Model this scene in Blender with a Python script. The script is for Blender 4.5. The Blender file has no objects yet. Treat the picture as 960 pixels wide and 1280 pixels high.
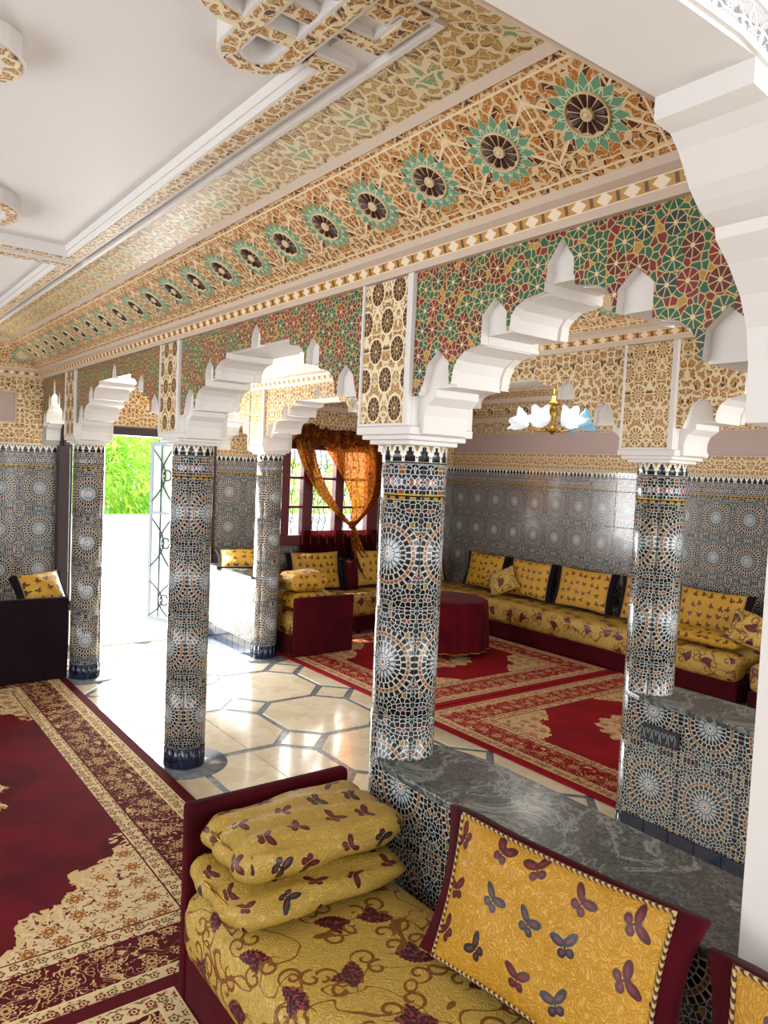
import bpy, bmesh, math, random
from mathutils import Vector, Matrix
random.seed(7)
C = bpy.context.scene.collection
SC = bpy.context.scene
PI = math.pi
R = math.radians

# ------------------------------------------------------------------ camera
cam_d = bpy.data.cameras.new('camera'); cam = bpy.data.objects.new('camera', cam_d); C.objects.link(cam)
FPX = 944.88; YAW = 0.64449; PITCH = -0.056415; ROLL = 0.044613; EYE = 1.9006
cam_d.sensor_fit = 'HORIZONTAL'; cam_d.sensor_width = 36.0; cam_d.lens = 36.0*FPX/960.0
cam_d.clip_start = 0.02; cam_d.clip_end = 200
_d = Vector((math.sin(YAW)*math.cos(PITCH), math.cos(YAW)*math.cos(PITCH), math.sin(PITCH)))
_r = Vector((math.cos(YAW), -math.sin(YAW), 0)); _u = _r.cross(_d)
_r2 = _r*math.cos(ROLL)+_u*math.sin(ROLL); _u2 = -_r*math.sin(ROLL)+_u*math.cos(ROLL)
M = Matrix((( _r2.x, _u2.x, -_d.x, 0), (_r2.y, _u2.y, -_d.y, 0), (_r2.z, _u2.z, -_d.z, EYE), (0, 0, 0, 1)))
cam.matrix_world = M
SC.camera = cam

# ------------------------------------------------------------------ world, lights, exposure
SC.view_settings.view_transform = 'Standard'; SC.view_settings.look = 'None'
SC.view_settings.gamma = 1.0; SC.view_settings.use_curve_mapping = False
SC.view_settings.exposure = 0.12
w = bpy.data.worlds.new('world'); SC.world = w; w.use_nodes = True
_n = w.node_tree.nodes; _bg = _n['Background']
_bg.inputs['Color'].default_value = (0.86, 0.93, 1.0, 1); _bg.inputs['Strength'].default_value = 2.2

def sun(rot, strength, col, ang):
    l = bpy.data.lights.new('sun', 'SUN'); l.energy = strength; l.color = col; l.angle = R(ang)
    o = bpy.data.objects.new('sun', l); o.rotation_euler = [R(a) for a in rot]; C.objects.link(o)
sun((34, 0, 196), 11.0, (1.0, 0.97, 0.9), 1.0)
def area(loc, target, sx, sy, e, col):
    l = bpy.data.lights.new('daylight_fill', 'AREA'); l.shape = 'RECTANGLE'; l.size = sx; l.size_y = sy; l.energy = e; l.color = col
    o = bpy.data.objects.new('daylight_fill', l); o.location = loc
    o.rotation_euler = (Vector(target)-Vector(loc)).to_track_quat('-Z', 'Y').to_euler(); C.objects.link(o)
# added lamps: fill from the unseen sides, daylight at the door and far window
area((-2.2, 3.6, 1.5), (1.5, 3.6, 1.3), 4.6, 2.0, 62, (1.0, 0.99, 0.97))
area((0.2, -2.2, 1.6), (0.6, 2.0, 1.2), 3.2, 2.0, 62, (0.93, 0.97, 1.0))
area((2.68, 7.86, 1.15), (2.85, 4.5, 2.0), 1.3, 1.95, 175, (0.98, 0.99, 1.0))
area((5.0, 7.9, 1.6), (5.1, 4.0, 0.4), 1.1, 1.0, 30, (1.0, 0.97, 0.9))
area((5.2, -2.2, 1.6), (5.3, 4.5, 1.2), 2.6, 2.0, 75, (1.0, 0.97, 0.93))
area((2.7, -2.2, 1.4), (2.7, 3.5, 1.6), 1.2, 1.9, 55, (1.0, 0.98, 0.95))

# ------------------------------------------------------------------ node expression helper
class S:
    nt = None
    def __init__(s, v): s.v = v
    @staticmethod
    def m(op, *a, clamp=False):
        n = S.nt.nodes.new('ShaderNodeMath'); n.operation = op; n.use_clamp = clamp
        for i, x in enumerate(a):
            x = x.v if isinstance(x, S) else x
            if isinstance(x, (int, float)): n.inputs[i].default_value = x
            else: S.nt.links.new(x, n.inputs[i])
        return S(n.outputs[0])
    def __add__(s, o): return S.m('ADD', s, o)
    __radd__ = __add__
    def __sub__(s, o): return S.m('SUBTRACT', s, o)
    def __rsub__(s, o): return S.m('SUBTRACT', o, s)
    def __mul__(s, o): return S.m('MULTIPLY', s, o)
    __rmul__ = __mul__
    def __truediv__(s, o): return S.m('DIVIDE', s, o)
    def __rtruediv__(s, o): return S.m('DIVIDE', o, s)
    def __lt__(s, o): return S.m('LESS_THAN', s, o)
    def __gt__(s, o): return S.m('GREATER_THAN', s, o)
def F(op): return lambda *a: S.m(op, *a)
sabs, sfrac, sfloor, smin, smax, ssqrt, ssin, scos, satan2, spp, smod = [F(k) for k in
    ('ABSOLUTE', 'FRACT', 'FLOOR', 'MINIMUM', 'MAXIMUM', 'SQRT', 'SINE', 'COSINE', 'ARCTAN2', 'PINGPONG', 'FLOORED_MODULO')]
def hyp(a, b): return ssqrt(a*a+b*b)
def sor(a, b): return smax(a, b)
def sand(a, b): return a*b
def snot(a): return 1.0-a
def rng(x, a, b): return (x > a)*(x < b)
def sstep(x, a, b):
    n = S.nt.nodes.new('ShaderNodeMapRange'); n.interpolation_type = 'SMOOTHSTEP'
    S.nt.links.new(x.v, n.inputs[0]); n.inputs[1].default_value = a; n.inputs[2].default_value = b
    return S(n.outputs[0])
def uvw():
    n = S.nt.nodes.new('ShaderNodeUVMap'); sp = S.nt.nodes.new('ShaderNodeSeparateXYZ')
    S.nt.links.new(n.outputs[0], sp.inputs[0]); return S(sp.outputs[0]), S(sp.outputs[1])
def objc():
    n = S.nt.nodes.new('ShaderNodeTexCoord'); return n.outputs['Object']
def vec(a, b, c=0.0):
    n = S.nt.nodes.new('ShaderNodeCombineXYZ')
    for i, x in enumerate((a, b, c)):
        if isinstance(x, S): S.nt.links.new(x.v, n.inputs[i])
        else: n.inputs[i].default_value = x
    return n.outputs[0]
def sep(sock):
    sp = S.nt.nodes.new('ShaderNodeSeparateXYZ'); S.nt.links.new(sock, sp.inputs[0]); return [S(o) for o in sp.outputs]
def voro(v, scale, feat='F1', rand=1.0, dims='2D'):
    n = S.nt.nodes.new('ShaderNodeTexVoronoi'); n.voronoi_dimensions = dims; n.feature = feat
    S.nt.links.new(v, n.inputs['Vector']); n.inputs['Scale'].default_value = scale; n.inputs['Randomness'].default_value = rand
    if feat == 'DISTANCE_TO_EDGE': return S(n.outputs['Distance'])
    return S(n.outputs['Distance']), sep(n.outputs['Color']), sep(n.outputs['Position'])
def noise(v, scale, det=3, rough=.5, dist=0.0):
    n = S.nt.nodes.new('ShaderNodeTexNoise')
    if v is not None: S.nt.links.new(v, n.inputs['Vector'])
    n.inputs['Scale'].default_value = scale; n.inputs['Detail'].default_value = det; n.inputs['Roughness'].default_value = rough
    n.inputs['Distortion'].default_value = dist
    return S(n.outputs[0])
def hexc(h):
    h = h.lstrip('#'); c = [int(h[i:i+2], 16)/255 for i in (0, 2, 4)]
    return tuple(x/12.92 if x < .04045 else ((x+.055)/1.055)**2.4 for x in c)+(1,)
def mix(f, a, b):
    n = S.nt.nodes.new('ShaderNodeMix'); n.data_type = 'RGBA'
    if isinstance(f, S): S.nt.links.new(f.v, n.inputs[0])
    else: n.inputs[0].default_value = f
    for i, x in ((6, a), (7, b)):
        if isinstance(x, str): n.inputs[i].default_value = hexc(x)
        else: S.nt.links.new(x, n.inputs[i])
    return n.outputs[2]
def layers(base, *ls):
    c = base
    for m_, col in ls: c = mix(m_, c, col)
    return c
MATS = {}
def material(name, fn, rough=.6, metal=0, spec=.5, bump=.0, bdist=.002, sheen=0, coat=0, trans=0, alpha=1, emit=None):
    m = bpy.data.materials.new(name); m.use_nodes = True; nt = m.node_tree; S.nt = nt
    b = nt.nodes['Principled BSDF']
    b.inputs['Roughness'].default_value = rough; b.inputs['Metallic'].default_value = metal
    b.inputs['Specular IOR Level'].default_value = spec; b.inputs['Sheen Weight'].default_value = sheen
    b.inputs['Sheen Roughness'].default_value = .4
    b.inputs['Coat Weight'].default_value = coat; b.inputs['Coat Roughness'].default_value = .06
    b.inputs['Transmission Weight'].default_value = trans; b.inputs['Alpha'].default_value = alpha
    r = fn() if callable(fn) else (fn, None)
    col, h = r if isinstance(r, tuple) else (r, None)
    if isinstance(col, str): b.inputs['Base Color'].default_value = hexc(col)
    else: nt.links.new(col, b.inputs['Base Color'])
    if emit:
        b.inputs['Emission Color'].default_value = hexc(emit[0]); b.inputs['Emission Strength'].default_value = emit[1]
    if h is not None and bump > 0:
        bn = nt.nodes.new('ShaderNodeBump'); bn.inputs['Strength'].default_value = bump; bn.inputs['Distance'].default_value = bdist
        nt.links.new(h.v, bn.inputs['Height']); nt.links.new(bn.outputs[0], b.inputs['Normal'])
    MATS[name] = m
    return m

# ------------------------------------------------------------------ pattern functions (colour, height)
def zellige(crown=False):
    u, v = uvw()
    r = hyp(u, v); th = satan2(v, u)
    a = sabs(u); b = sabs(v)
    vv = vec(a, b)
    de = voro(vv, 56, 'DISTANCE_TO_EDGE', .85); _, (cr, cg, cb), _p = voro(vv, 56, 'F1', .85)
    c = layers('#0d1016', (rng(cr, .66, .76), '#1b2c44'), (rng(cr, .76, .85), '#8f6f2c'), (rng(cr, .85, .93), '#7a4028'), (cr > .93, '#27504f'))
    c = mix(de < .078, c, '#b9bbb8')
    # rings of petals round the medallion
    def ring(c, r0, r1, n, fill, line, wd, ph=0.0):
        t = sabs(sfrac(th*(n/(2*PI))+ph)-.5)
        l = sor(t > (.5-wd), sor(r < (r0+.0016), r > (r1-.0016)))
        cc = mix(l, fill, line)
        return mix(rng(r, r0, r1), c, cc)
    c = ring(c, .116, .136, 32, '#0e1016', '#b4b5b0', .15, .5)
    c = ring(c, .102, .116, 36, '#7c4a30', '#a89a84', .14)
    c = ring(c, .080, .102, 24, '#0c0e14', '#b4b5b0', .13, .5)
    c = ring(c, .058, .080, 24, '#10141e', '#b4b5b0', .15)
    c = ring(c, .034, .058, 16, '#a9b0b3', '#23262c', .14, .5)
    c = ring(c, .014, .034, 16, '#b9bfc1', '#2a2e34', .16)
    c = mix(r < .014, c, '#c9cdcb'); c = mix(r < .008, c, '#a35a28')
    # eight pointed corner stars and the white grout cross
    return c
def frieze():
    u, v = uvw()
    vv = vec(spp(u, .05), sabs(v))
    de = voro(vv, 60, 'DISTANCE_TO_EDGE', .9); _, (cr, cg, cb), _p = voro(vv, 60, 'F1', .9)
    c = layers('#14171f', (rng(cr, .6, .75), '#1f3550'), (rng(cr, .75, .86), '#8d6a2a'), (cr > .86, '#8c4a2b'))
    c = mix(de < .08, c, '#c2c9ca')
    c = mix(v < -.050, c, '#191b20'); c = mix(rng(v, -.050, -.044), c, '#b8a24a')
    c = mix(rng(v, -.066, -.055)*(sfrac(u*24) < .6), c, '#b08a34')
    return c
def crown():
    u, v = uvw()                       # v from -.035 to .035
    p = sabs(sfrac(u/.052)-.5)*.052    # distance from the merlon's axis
    z = (v+.035)/.07
    wd = smax(smax((z < .45)*.020, rng(z, .4, .68)*.0135), rng(z, .6, .90)*.0065)
    blk = (p < wd)*(z > .12)
    q = sabs(sfrac(u/.052+.5)-.5)*.052
    small = hyp(q, (z-.35)*.07) < .0035
    c = layers('#e3e0d6', (blk, '#10131a'), (small, '#8a5a2a'), (sand(z > .62, q < (z-.62)*.03), '#a87e3c'), (z < .1, '#15171c'))
    return c
def grout_col():
    return '#b9bcba'
def lace(u, v, s1, s2, cream, ochre, brown, per=None, e1=.10):
    a = spp(u, per) if per else u
    v0 = vec(a, v)
    wx = noise(v0, s1*1.5, 0); wy = noise(vec(v+7.0, a), s1*1.5, 0)
    vv = vec(a+(wx-.5)*(.75/s1), v+(wy-.5)*(.75/s1))
    d1 = voro(vv, s1, 'DISTANCE_TO_EDGE', .75)
    d2 = voro(vv, s2, 'DISTANCE_TO_EDGE', .95); f2, (cr, cg, cb), _ = voro(vv, s2, 'F1', .95)
    l1 = sstep(d1, e1, e1+.03); l2 = sstep(d2, .05, .10)
    c = mix(cr > .76, ochre, brown)
    c = mix(l2, cream, c) ; c = mix(l1, cream, c)
    h = 1.0-smin(l1, .35+l2*.65)
    return c, h
def stucco_gold():
    u, v = uvw(); return lace(u, v, 22, 60, '#e6d3ac', '#a97222', '#5f3612', .15)
def stucco_gold_cove():
    # u runs along the wall, v across the cove, centre v = 0, rosettes every .297
    u, v = uvw()
    uu = (sfrac(u/.297)-.5)*.297
    r = hyp(uu, v); th = satan2(v, uu)
    c, h = lace(uu, v, 24, 64, '#e0c396', '#b46e24', '#5c2c10', .1485)
    # strap lines crossing between the rosettes
    for (dx, dy, k) in ((1.0, 0.0, .0), (.62, .785, .0), (.62, -.785, .0), (0.0, 1.0, .0)):
        ux = spp(uu+.1485, .1485)
        d = sabs(ux*dx+sabs(v)*dy-(.0743 if dx and dy else (.0 if dx else .145)))
        l = d < .0035
        if dx and not dy: l = (sabs(sabs(uu)-.1485) < .003)
        c = mix(l, c, '#ecd7b2'); h = smax(h, l)
    tri = sabs(sfrac(th*(16/(2*PI)))-.5)*2.0
    g = r < (.078+tri*.034)
    gl = sor((sabs(r-(.078+tri*.034)) < .0035), sand(tri < .16, r > .06))
    tri2 = sabs(sfrac(th*(16/(2*PI))+.5)-.5)*2.0
    gl = sor(gl, sabs(r-(.062+tri2*.022)) < .0025)
    c = mix(g, c, mix(gl, '#6c9a7c', '#cfdcb8')); c = mix(r < .058, c, '#d8c09a')
    h = smax(h*(1.0-g), gl*g)
    return c, h
def stucco_gold_green():
    u, v = uvw()
    c, h = lace(u, v, 20, 52, '#ddcaa2', '#b48a3c', '#84602c', .16)
    uu = (sfrac(u/.32)-.5)*.32
    g = sand(hyp(uu, v) < .05, h < .6)
    return mix(g, c, '#7d9c6c'), h
def pier_panel(gold):
    u, v = uvw()
    row = sfloor(v/.108); sh = smod(row, 2.0)*.065
    lu = (sfrac((u+sh)/.13)-.5)*.13; lv = (sfrac(v/.108)-.5)*.108
    r = hyp(lu, lv*.82); th = satan2(lv, lu)
    c, h = lace(u, v, 26, 66, '#e9d6ae', '#a9762a', '#65401a', .065)
    a = spp(u, .065); b = spp(v, .108)
    dl = sabs(a/.065+b/.108-1.0) < .09
    c = mix(dl, c, '#ecdcb8'); h = smax(h, dl)
    t = sabs(sfrac(th*(12/(2*PI)))-.5)
    pet = mix(sor(t > (.41 if not gold else .33), rng(r, .016, .0185)), '#3c1c0e' if not gold else '#a06c22', '#c9a468' if not gold else '#ecdcb8')
    c = mix(r < .043, c, '#ecdcb8'); c = mix(r < .037, c, pet); c = mix(r < .006, c, '#d9bb80')
    h = smax(h*(r > .043), rng(r, .037, .043))
    return c, h
def red_green():
    u, v = uvw(); vv = vec(u, v)
    sc = 13.5
    f, (cr, cg, cb), (px, py, _) = voro(vv, sc, 'F1', .45)
    lx = u-px; ly = v-py
    # the position output is in texture space
    lx = lx*sc; ly = ly*sc
    r = hyp(lx, ly); th = satan2(ly, lx)
    de = voro(vv, sc, 'DISTANCE_TO_EDGE', .45)
    t = sabs(sfrac(th*(8/(2*PI))+cg)-.5)
    red = cr > .52
    fill = mix(red, mix(cg > .6, '#175a42', '#143f3e'), mix(cb > .5, '#7d1a22', '#5c1418'))
    de2 = voro(vv, sc*3.2, 'DISTANCE_TO_EDGE', .9); _, (c2, c3, c4), _q = voro(vv, sc*3.2, 'F1', .9)
    outer = mix(c2 > .5, '#1f5f48', '#7b2226'); outer = mix(c2 > .86, outer, '#b08a3a'); outer = mix(de2 < .075, outer, '#c9a96c')
    wd = .06/smax(r, .12)
    line = sor(t > (.5-wd*.42), rng(r, .41, .445))
    c = mix(line, fill, '#cfb27a'); c = mix(r < .085, c, '#dccaa0')
    c = mix(r > .44, c, outer)
    h = snot(sor(line, sand(r > .44, de2 < .10)))*-1.0
    return c, h
def border_dash():
    u, v = uvw()     # v 0..1 over the band
    f = sfrac(u/.085); a = sabs(f-.5)*2.0
    dia = a+sabs(v-.5)*1.1 < .62
    x = sand(a > .86, sabs(v-.5) < .36)
    c = layers('#b98426', (dia, '#e8d6bb'), (x, '#5b3a18'), (sabs(v-.5) > .42, '#e8d6bb'))
    return c, dia
def plaster(col, amp=.06):
    def f():
        o = objc(); n = noise(o, 6, 4, .6); n2 = noise(o, 60, 2)
        return mix(n*amp*2, col, '#c4bcb4'), n2
    return f
def white_lace():
    u, v = uvw(); c, h = lace(u, v, 30, 90, '#dfe2e6', '#cfcbc8', '#9a9592', .07); return c, h
def marble():
    o = objc(); n = noise(o, 3.5, 6, .65, 1.2); n2 = noise(o, 14, 5, .7, 2.0); n3 = noise(o, 60, 3, .6)
    v1 = 1.0-sstep(sabs(n-.5), .0, .035); v2 = 1.0-sstep(sabs(n2-.52), .0, .03)
    c = mix(sstep(n3, .4, .7), '#2f3335', '#484d4e')
    c = mix(v1*.55, c, '#9aa09c'); c = mix(v2*.4, c, '#8f9691')
    return c, None
def cream_tile():
    o = objc(); n = noise(o, 5, 5, .6, .8); n2 = noise(o, 30, 3)
    c = mix(sstep(n, .35, .7), '#dccfb6', '#cdbd9c'); c = mix((1.0-sstep(sabs(n-.47), 0, .02))*.35, c, '#efe5cf')
    return c, n2
def grey_strip():
    o = objc(); n = noise(o, 20, 5, .6); return mix(sstep(n, .3, .7), '#596168', '#7c858b'), None
def velvet(col, dk):
    def f():
        o = objc(); n = noise(o, 3, 4, .6); return mix(sstep(n, .3, .75), col, dk), noise(o, 300, 2)
    return f
def flower(u, v, sc, rand, pet=6):
    f, (cr, cg, cb), (px, py, _) = voro(vec(u, v), sc, 'F1', rand)
    lx = (u-px)*sc; ly = (v-py)*sc
    return lx, ly, hyp(lx, ly), satan2(ly, lx), cr, cg, cb
def rug(hw, hh, base, base2, cream, outer, med=(.62, .92), cs=(.72, .66), lf=.60):
    def f():
        n = S.nt.nodes.new('ShaderNodeTexCoord'); x, y, z = sep(n.outputs['Object'])
        ax = sabs(x); ay = sabs(y)
        d = smin(hw-ax, hh-ay)                       # distance to the edge
        al = sstep(noise(vec(x, y), 2.2, 4, .6), .3, .7)
        c = mix(al, base, base2)
        # scroll flowers shared by borders and corners
        lx, ly, r, th, cr, cg, cb = flower(ax, ay, 7.6, .45)
        pr = .25+.05*scos(th*8.0)
        fl = r < pr; fl2 = r < pr*.80; fl3 = r < pr*.55; fl4 = r < .06
        n1 = noise(vec(ax, ay), 11, 1, .5, 1.8); n2 = noise(vec(ay+3.0, ax), 24, 2, .5, 1.4); n3 = noise(vec(ax, ay+5.0), 30, 1, .5, 1.5)
        vine = sabs(n1-.5) < .012; leaf = n2 > lf
        mx, my, r2_, th2, c2r, _a, _b = flower(ax+7.0, ay, 19.0, .35)
        def orn(bg, ln, flc, dk, gold):
            k = layers(bg, (leaf, ln), (sand(leaf, n3 > .56), dk if dk != bg else gold), (vine, ln))
            k = layers(k, (r < pr*1.15, bg), (fl, flc), (fl2, dk), (sand(fl2, sabs(sfrac(th*(8/(2*PI)))-.5) < .13), gold), (fl3, flc), (r < pr*.42, gold), (fl4, dk))
            return k
        main = orn(outer, '#c9ab78', '#c8a878', outer, '#b48c50')
        corner = orn(cream, '#6a2018', '#6d1a18', '#c8a060', '#94602a')
        band = layers(cream, (n3 > .60, '#7d6238'), (r2_ < .34+.06*scos(th2*5.0), mix(c2r > .5, '#6f5c3a', '#7c2a20')), (r2_ < .20, cream), (r2_ < .10, '#5a1a18'))
        # corner quadrant with scalloped edge
        ex = hw-.50-ax; ey = hh-.50-ay
        s = (ex*(1/cs[0]))+(ey*(1/cs[1]))+.07*ssin(ax*24.0)+.07*ssin(ay*24.0)+(n1-.5)*.35
        cor = (s < .92)
        c = mix(cor, c, corner); c = mix(rng(s, .92, .985), c, '#c9ab78')
        mr = hyp(ax/med[0], ay/med[1])+.06*scos(satan2(ay, ax)*16.0)+(n1-.5)*.22
        c = mix(mr < 1.0, c, corner); c = mix(mr < .55, c, main); c = mix(mr < .22, c, corner)
        c = mix(d < .47, c, band); c = mix(rng(d, .375, .385), c, outer); c = mix(rng(d, .462, .47), c, outer)
        c = mix(d < .375, c, main); c = mix(d < .155, c, '#d8c093'); c = mix(d < .147, c, band); c = mix(d < .075, c, '#d8c093'); c = mix(d < .068, c, outer)
        return c, noise(vec(x, y), 420, 2)
    return f
def butterfly_mask(u, v, sc, rand):
    lx, ly, r, th, cr, cg, cb = flower(u, v, sc, rand)
    a = (cr-.5)*2.6; ca = scos(a); sa = ssin(a)
    x = sabs(lx*ca-ly*sa); y = lx*sa+ly*ca
    w1 = hyp((x-.15)/.16, (y-.065+x*-.38)/.10) < 1.0
    w2 = hyp((x-.095)/.095, (y+.095)/.085) < 1.0
    bd = hyp(x/.022, y/.15) < 1.0
    m_ = sor(sor(w1, w2), bd)
    inn = sor(hyp((x-.13)/.085, (y-.06+x*-.35)/.035) < 1.0, hyp((x-.085)/.04, (y+.085)/.035) < 1.0)
    return m_, inn, cg, (lx, ly, r)
def brocade_height(u, v, s=26):
    n1 = noise(vec(u, v), s, 1, .4, 1.6); return ssin(n1*38.0)*.5+.5
def fabric_butterfly(ca_='#b07d18', cb_='#d3a030'):
    u, v = uvw(); h = brocade_height(u, v, 30)
    m_, inn, cg, _ = butterfly_mask(u, v, 7.4, .3)
    c = mix(h*.5+.1, ca_, cb_)
    c = mix(m_, c, mix(inn, mix(cg > .72, '#4c1018', '#17191f'), '#6c2226'))
    return c, smax(h, m_)
def fabric_butterfly_small():
    u, v = uvw(); h = brocade_height(u, v, 22)
    m_, inn, cg, _ = butterfly_mask(u, v, 11.0, .3)
    c = mix(h*.55, '#bd8c1c', '#d8ab3a'); c = mix(m_, c, '#451019')
    return c, smax(h, m_)
def fabric_vine():
    u, v = uvw(); h = brocade_height(u, v, 30)
    sc = 4.6
    lx, ly, r, th, cr, cg, cb = flower(u, v, sc, .5)
    a = cr*6.28; ca = scos(a); sa = ssin(a)
    x = lx*ca-ly*sa; y = lx*sa+ly*ca
    c = mix(h*.5+.1, '#b08d3a', '#d2b45e')
    # spiral tendrils either side of each leaf
    for sx, sy, k in ((.33, .14, 1.0), (-.32, -.18, -1.0), (.06, .36, 1.0), (-.12, -.36, 1.0)):
        rx = x-sx; ry = y-sy; rr = hyp(rx, ry); tt = satan2(ry, rx)
        sp = sabs(sfrac(rr*7.5-tt*(k/(2*PI)))-.5)*rr
        line = sand(rng(rr, .02, .20), sabs(sfrac(rr*6.0-tt*(k/(2*PI)))-.5) < .16)
        c = mix(line, c, '#7d4a14')
    wv = noise(vec(u, v), 5.2, 1, .4, .9)
    c = mix(sabs(wv-.5) < .013, c, '#7d4a14')
    def lens(px_, py_, L, W): return sabs(py_)-W*(1.0-(px_/L)*(px_/L))+.010*scos(px_*90.0)
    x2 = x*.42+y*.91-.13; y2 = y*.42-x*.91
    d1 = smin(lens(x, y, .28, .135), lens(x2, y2, .18, .09))
    leaf = d1 < 0.0
    c = mix(d1 < .016, c, '#8b5a1c'); c = mix(leaf, c, '#2a0c16')
    c = mix(sand(leaf, sor(sabs(sfrac((sabs(y)*.8-x)*13.0)-.5) < .07, sabs(y) < .006)), c, '#7c2a32')
    n2 = noise(vec(u, v), 70, 2); c = mix(sand(leaf, n2 > .57), c, '#8c3a3e')
    return c, smax(h, leaf)

def cord_col():
    x, y, z = sep(objc()); return mix(sfrac((x+y+z)*55.0) < .5, '#45241c', '#c0a468')
# ------------------------------------------------------------------ materials
material('zellige', zellige, .22, coat=.2)
material('frieze', frieze, .22, coat=.2)
material('crown', crown, .2, coat=.3)
material('blue_glaze', lambda: mix(sstep(noise(objc(), 8, 3), .3, .7), '#0c1730', '#13233f'), .12, coat=.4)
material('grout', '#a9aaa6', .8)
material('gold', stucco_gold, .55, bump=.8, bdist=.006)
material('gold_cove', stucco_gold_cove, .5, bump=.8, bdist=.006)
material('gold_green', stucco_gold_green, .42, bump=.8, bdist=.006)
material('pier_brown', lambda: pier_panel(False), .5, bump=.7, bdist=.006)
material('pier_gold', lambda: pier_panel(True), .5, bump=.7, bdist=.006)
material('red_green', red_green, .4, bump=.5, bdist=.004)
material('dash', border_dash, .5, bump=.5, bdist=.004)
material('white_lace', white_lace, .6, bump=.8, bdist=.006)
material('plaster', plaster('#e0dcd8'), .55, bump=.05)
material('plaster_beige', plaster('#c9b5a2'), .6, bump=.05)
material('mauve', plaster('#b39d96', .04), .6, bump=.05)
material('ceiling_white', plaster('#dbd7d5', .03), .6)
material('marble', marble, .27, coat=.12)
material('cream_tile', cream_tile, .14, bump=.02, coat=.25)
material('grey_strip', grey_strip, .22, coat=.2)
material('velvet', velvet('#4c0613', '#33040c'), .9, spec=.12, sheen=.03, bump=.1, bdist=.001)
material('velvet_dark', velvet('#1e1018', '#140d13'), .9, spec=.12, sheen=.03, bump=.1, bdist=.001)
material('velvet_bright', velvet('#5c0815', '#40050e'), .9, spec=.12, sheen=.03, bump=.1, bdist=.001)
material('butterfly', fabric_butterfly, .42, bump=.6, bdist=.003)
material('quilt_cloth', lambda: fabric_butterfly('#a07e2e', '#cdab50'), .42, bump=.6, bdist=.003)
material('butterfly_small', fabric_butterfly_small, .45, bump=.6, bdist=.004)
material('vine', fabric_vine, .40, bump=.6, bdist=.003)
material('cord', cord_col, .7)
material('maroon_wood', '#3c0f1c', .35)
material('maroon_frame', '#560a1a', .4)
material('dark_wood', '#2a1216', .4)
material('iron', '#3a3c40', .5, metal=.6)
material('iron_light', '#8f949a', .45, metal=.5)
material('gold_metal', '#b98c3c', .3, metal=.9)
material('rose_brown', '#3e1c12', .5)
material('rose_ivory', '#dcc49c', .55)
material('rose_green', '#7fae88', .5)
material('outside_white', '#e6e6e2', .7)
material('trunk', '#7b6a4a', .8)

def glass_mat():
    m = bpy.data.materials.new('glass'); m.use_nodes = True; nt = m.node_tree; nt.nodes.clear()
    o = nt.nodes.new('ShaderNodeOutputMaterial'); mx = nt.nodes.new('ShaderNodeMixShader'); t = nt.nodes.new('ShaderNodeBsdfTransparent')
    g = nt.nodes.new('ShaderNodeBsdfGlossy'); g.inputs['Roughness'].default_value = .05; mx.inputs[0].default_value = .08
    nt.links.new(t.outputs[0], mx.inputs[1]); nt.links.new(g.outputs[0], mx.inputs[2]); nt.links.new(mx.outputs[0], o.inputs[0]); MATS['glass'] = m
def sheer_mat(name, col, tcol, dens):
    m = bpy.data.materials.new(name); m.use_nodes = True; nt = m.node_tree; nt.nodes.clear(); S.nt = nt
    o = nt.nodes.new('ShaderNodeOutputMaterial'); mx = nt.nodes.new('ShaderNodeMixShader'); t = nt.nodes.new('ShaderNodeBsdfTransparent')
    t.inputs[0].default_value = hexc(tcol)
    mx2 = nt.nodes.new('ShaderNodeMixShader'); mx2.inputs[0].default_value = .6
    d = nt.nodes.new('ShaderNodeBsdfDiffuse'); tr = nt.nodes.new('ShaderNodeBsdfTranslucent')
    oc = objc(); n = noise(oc, 45, 2, .5, 1.5); c = mix(sstep(n, .4, .6), col, '#4a1c0c')
    nt.links.new(c, d.inputs[0]); nt.links.new(c, tr.inputs[0])
    nt.links.new(d.outputs[0], mx2.inputs[1]); nt.links.new(tr.outputs[0], mx2.inputs[2])
    f = sstep(n, .35, .65)*.35+dens; nt.links.new(f.v, mx.inputs[0])
    nt.links.new(t.outputs[0], mx.inputs[1]); nt.links.new(mx2.outputs[0], mx.inputs[2]); nt.links.new(mx.outputs[0], o.inputs[0]); MATS[name] = m
glass_mat()
sheer_mat('sheer_orange', '#d0762a', '#f0a060', .42)
sheer_mat('sheer_dense', '#b8732c', '#f0a060', .72)
sheer_mat('sheer_maroon', '#4a0a1a', '#80182c', .8)
material('frosted', '#dfe8ea', .25, alpha=.45)
material('shade_glass', '#d3dce6', .3, emit=('#f2f8ff', .5))
material('shade_blue', '#8fc3dc', .3, emit=('#a8dcf4', .15))
def leaf_mat():
    o = objc(); n = noise(o, 2.2, 3); return mix(sstep(n, .35, .65), '#7fc22c', '#d3ec5e')
material('foliage', leaf_mat, .6)
material('foliage_dark', lambda: mix(sstep(noise(objc(), 3, 3), .35, .65), '#5a9a28', '#a4cf4a'), .6)

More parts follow.
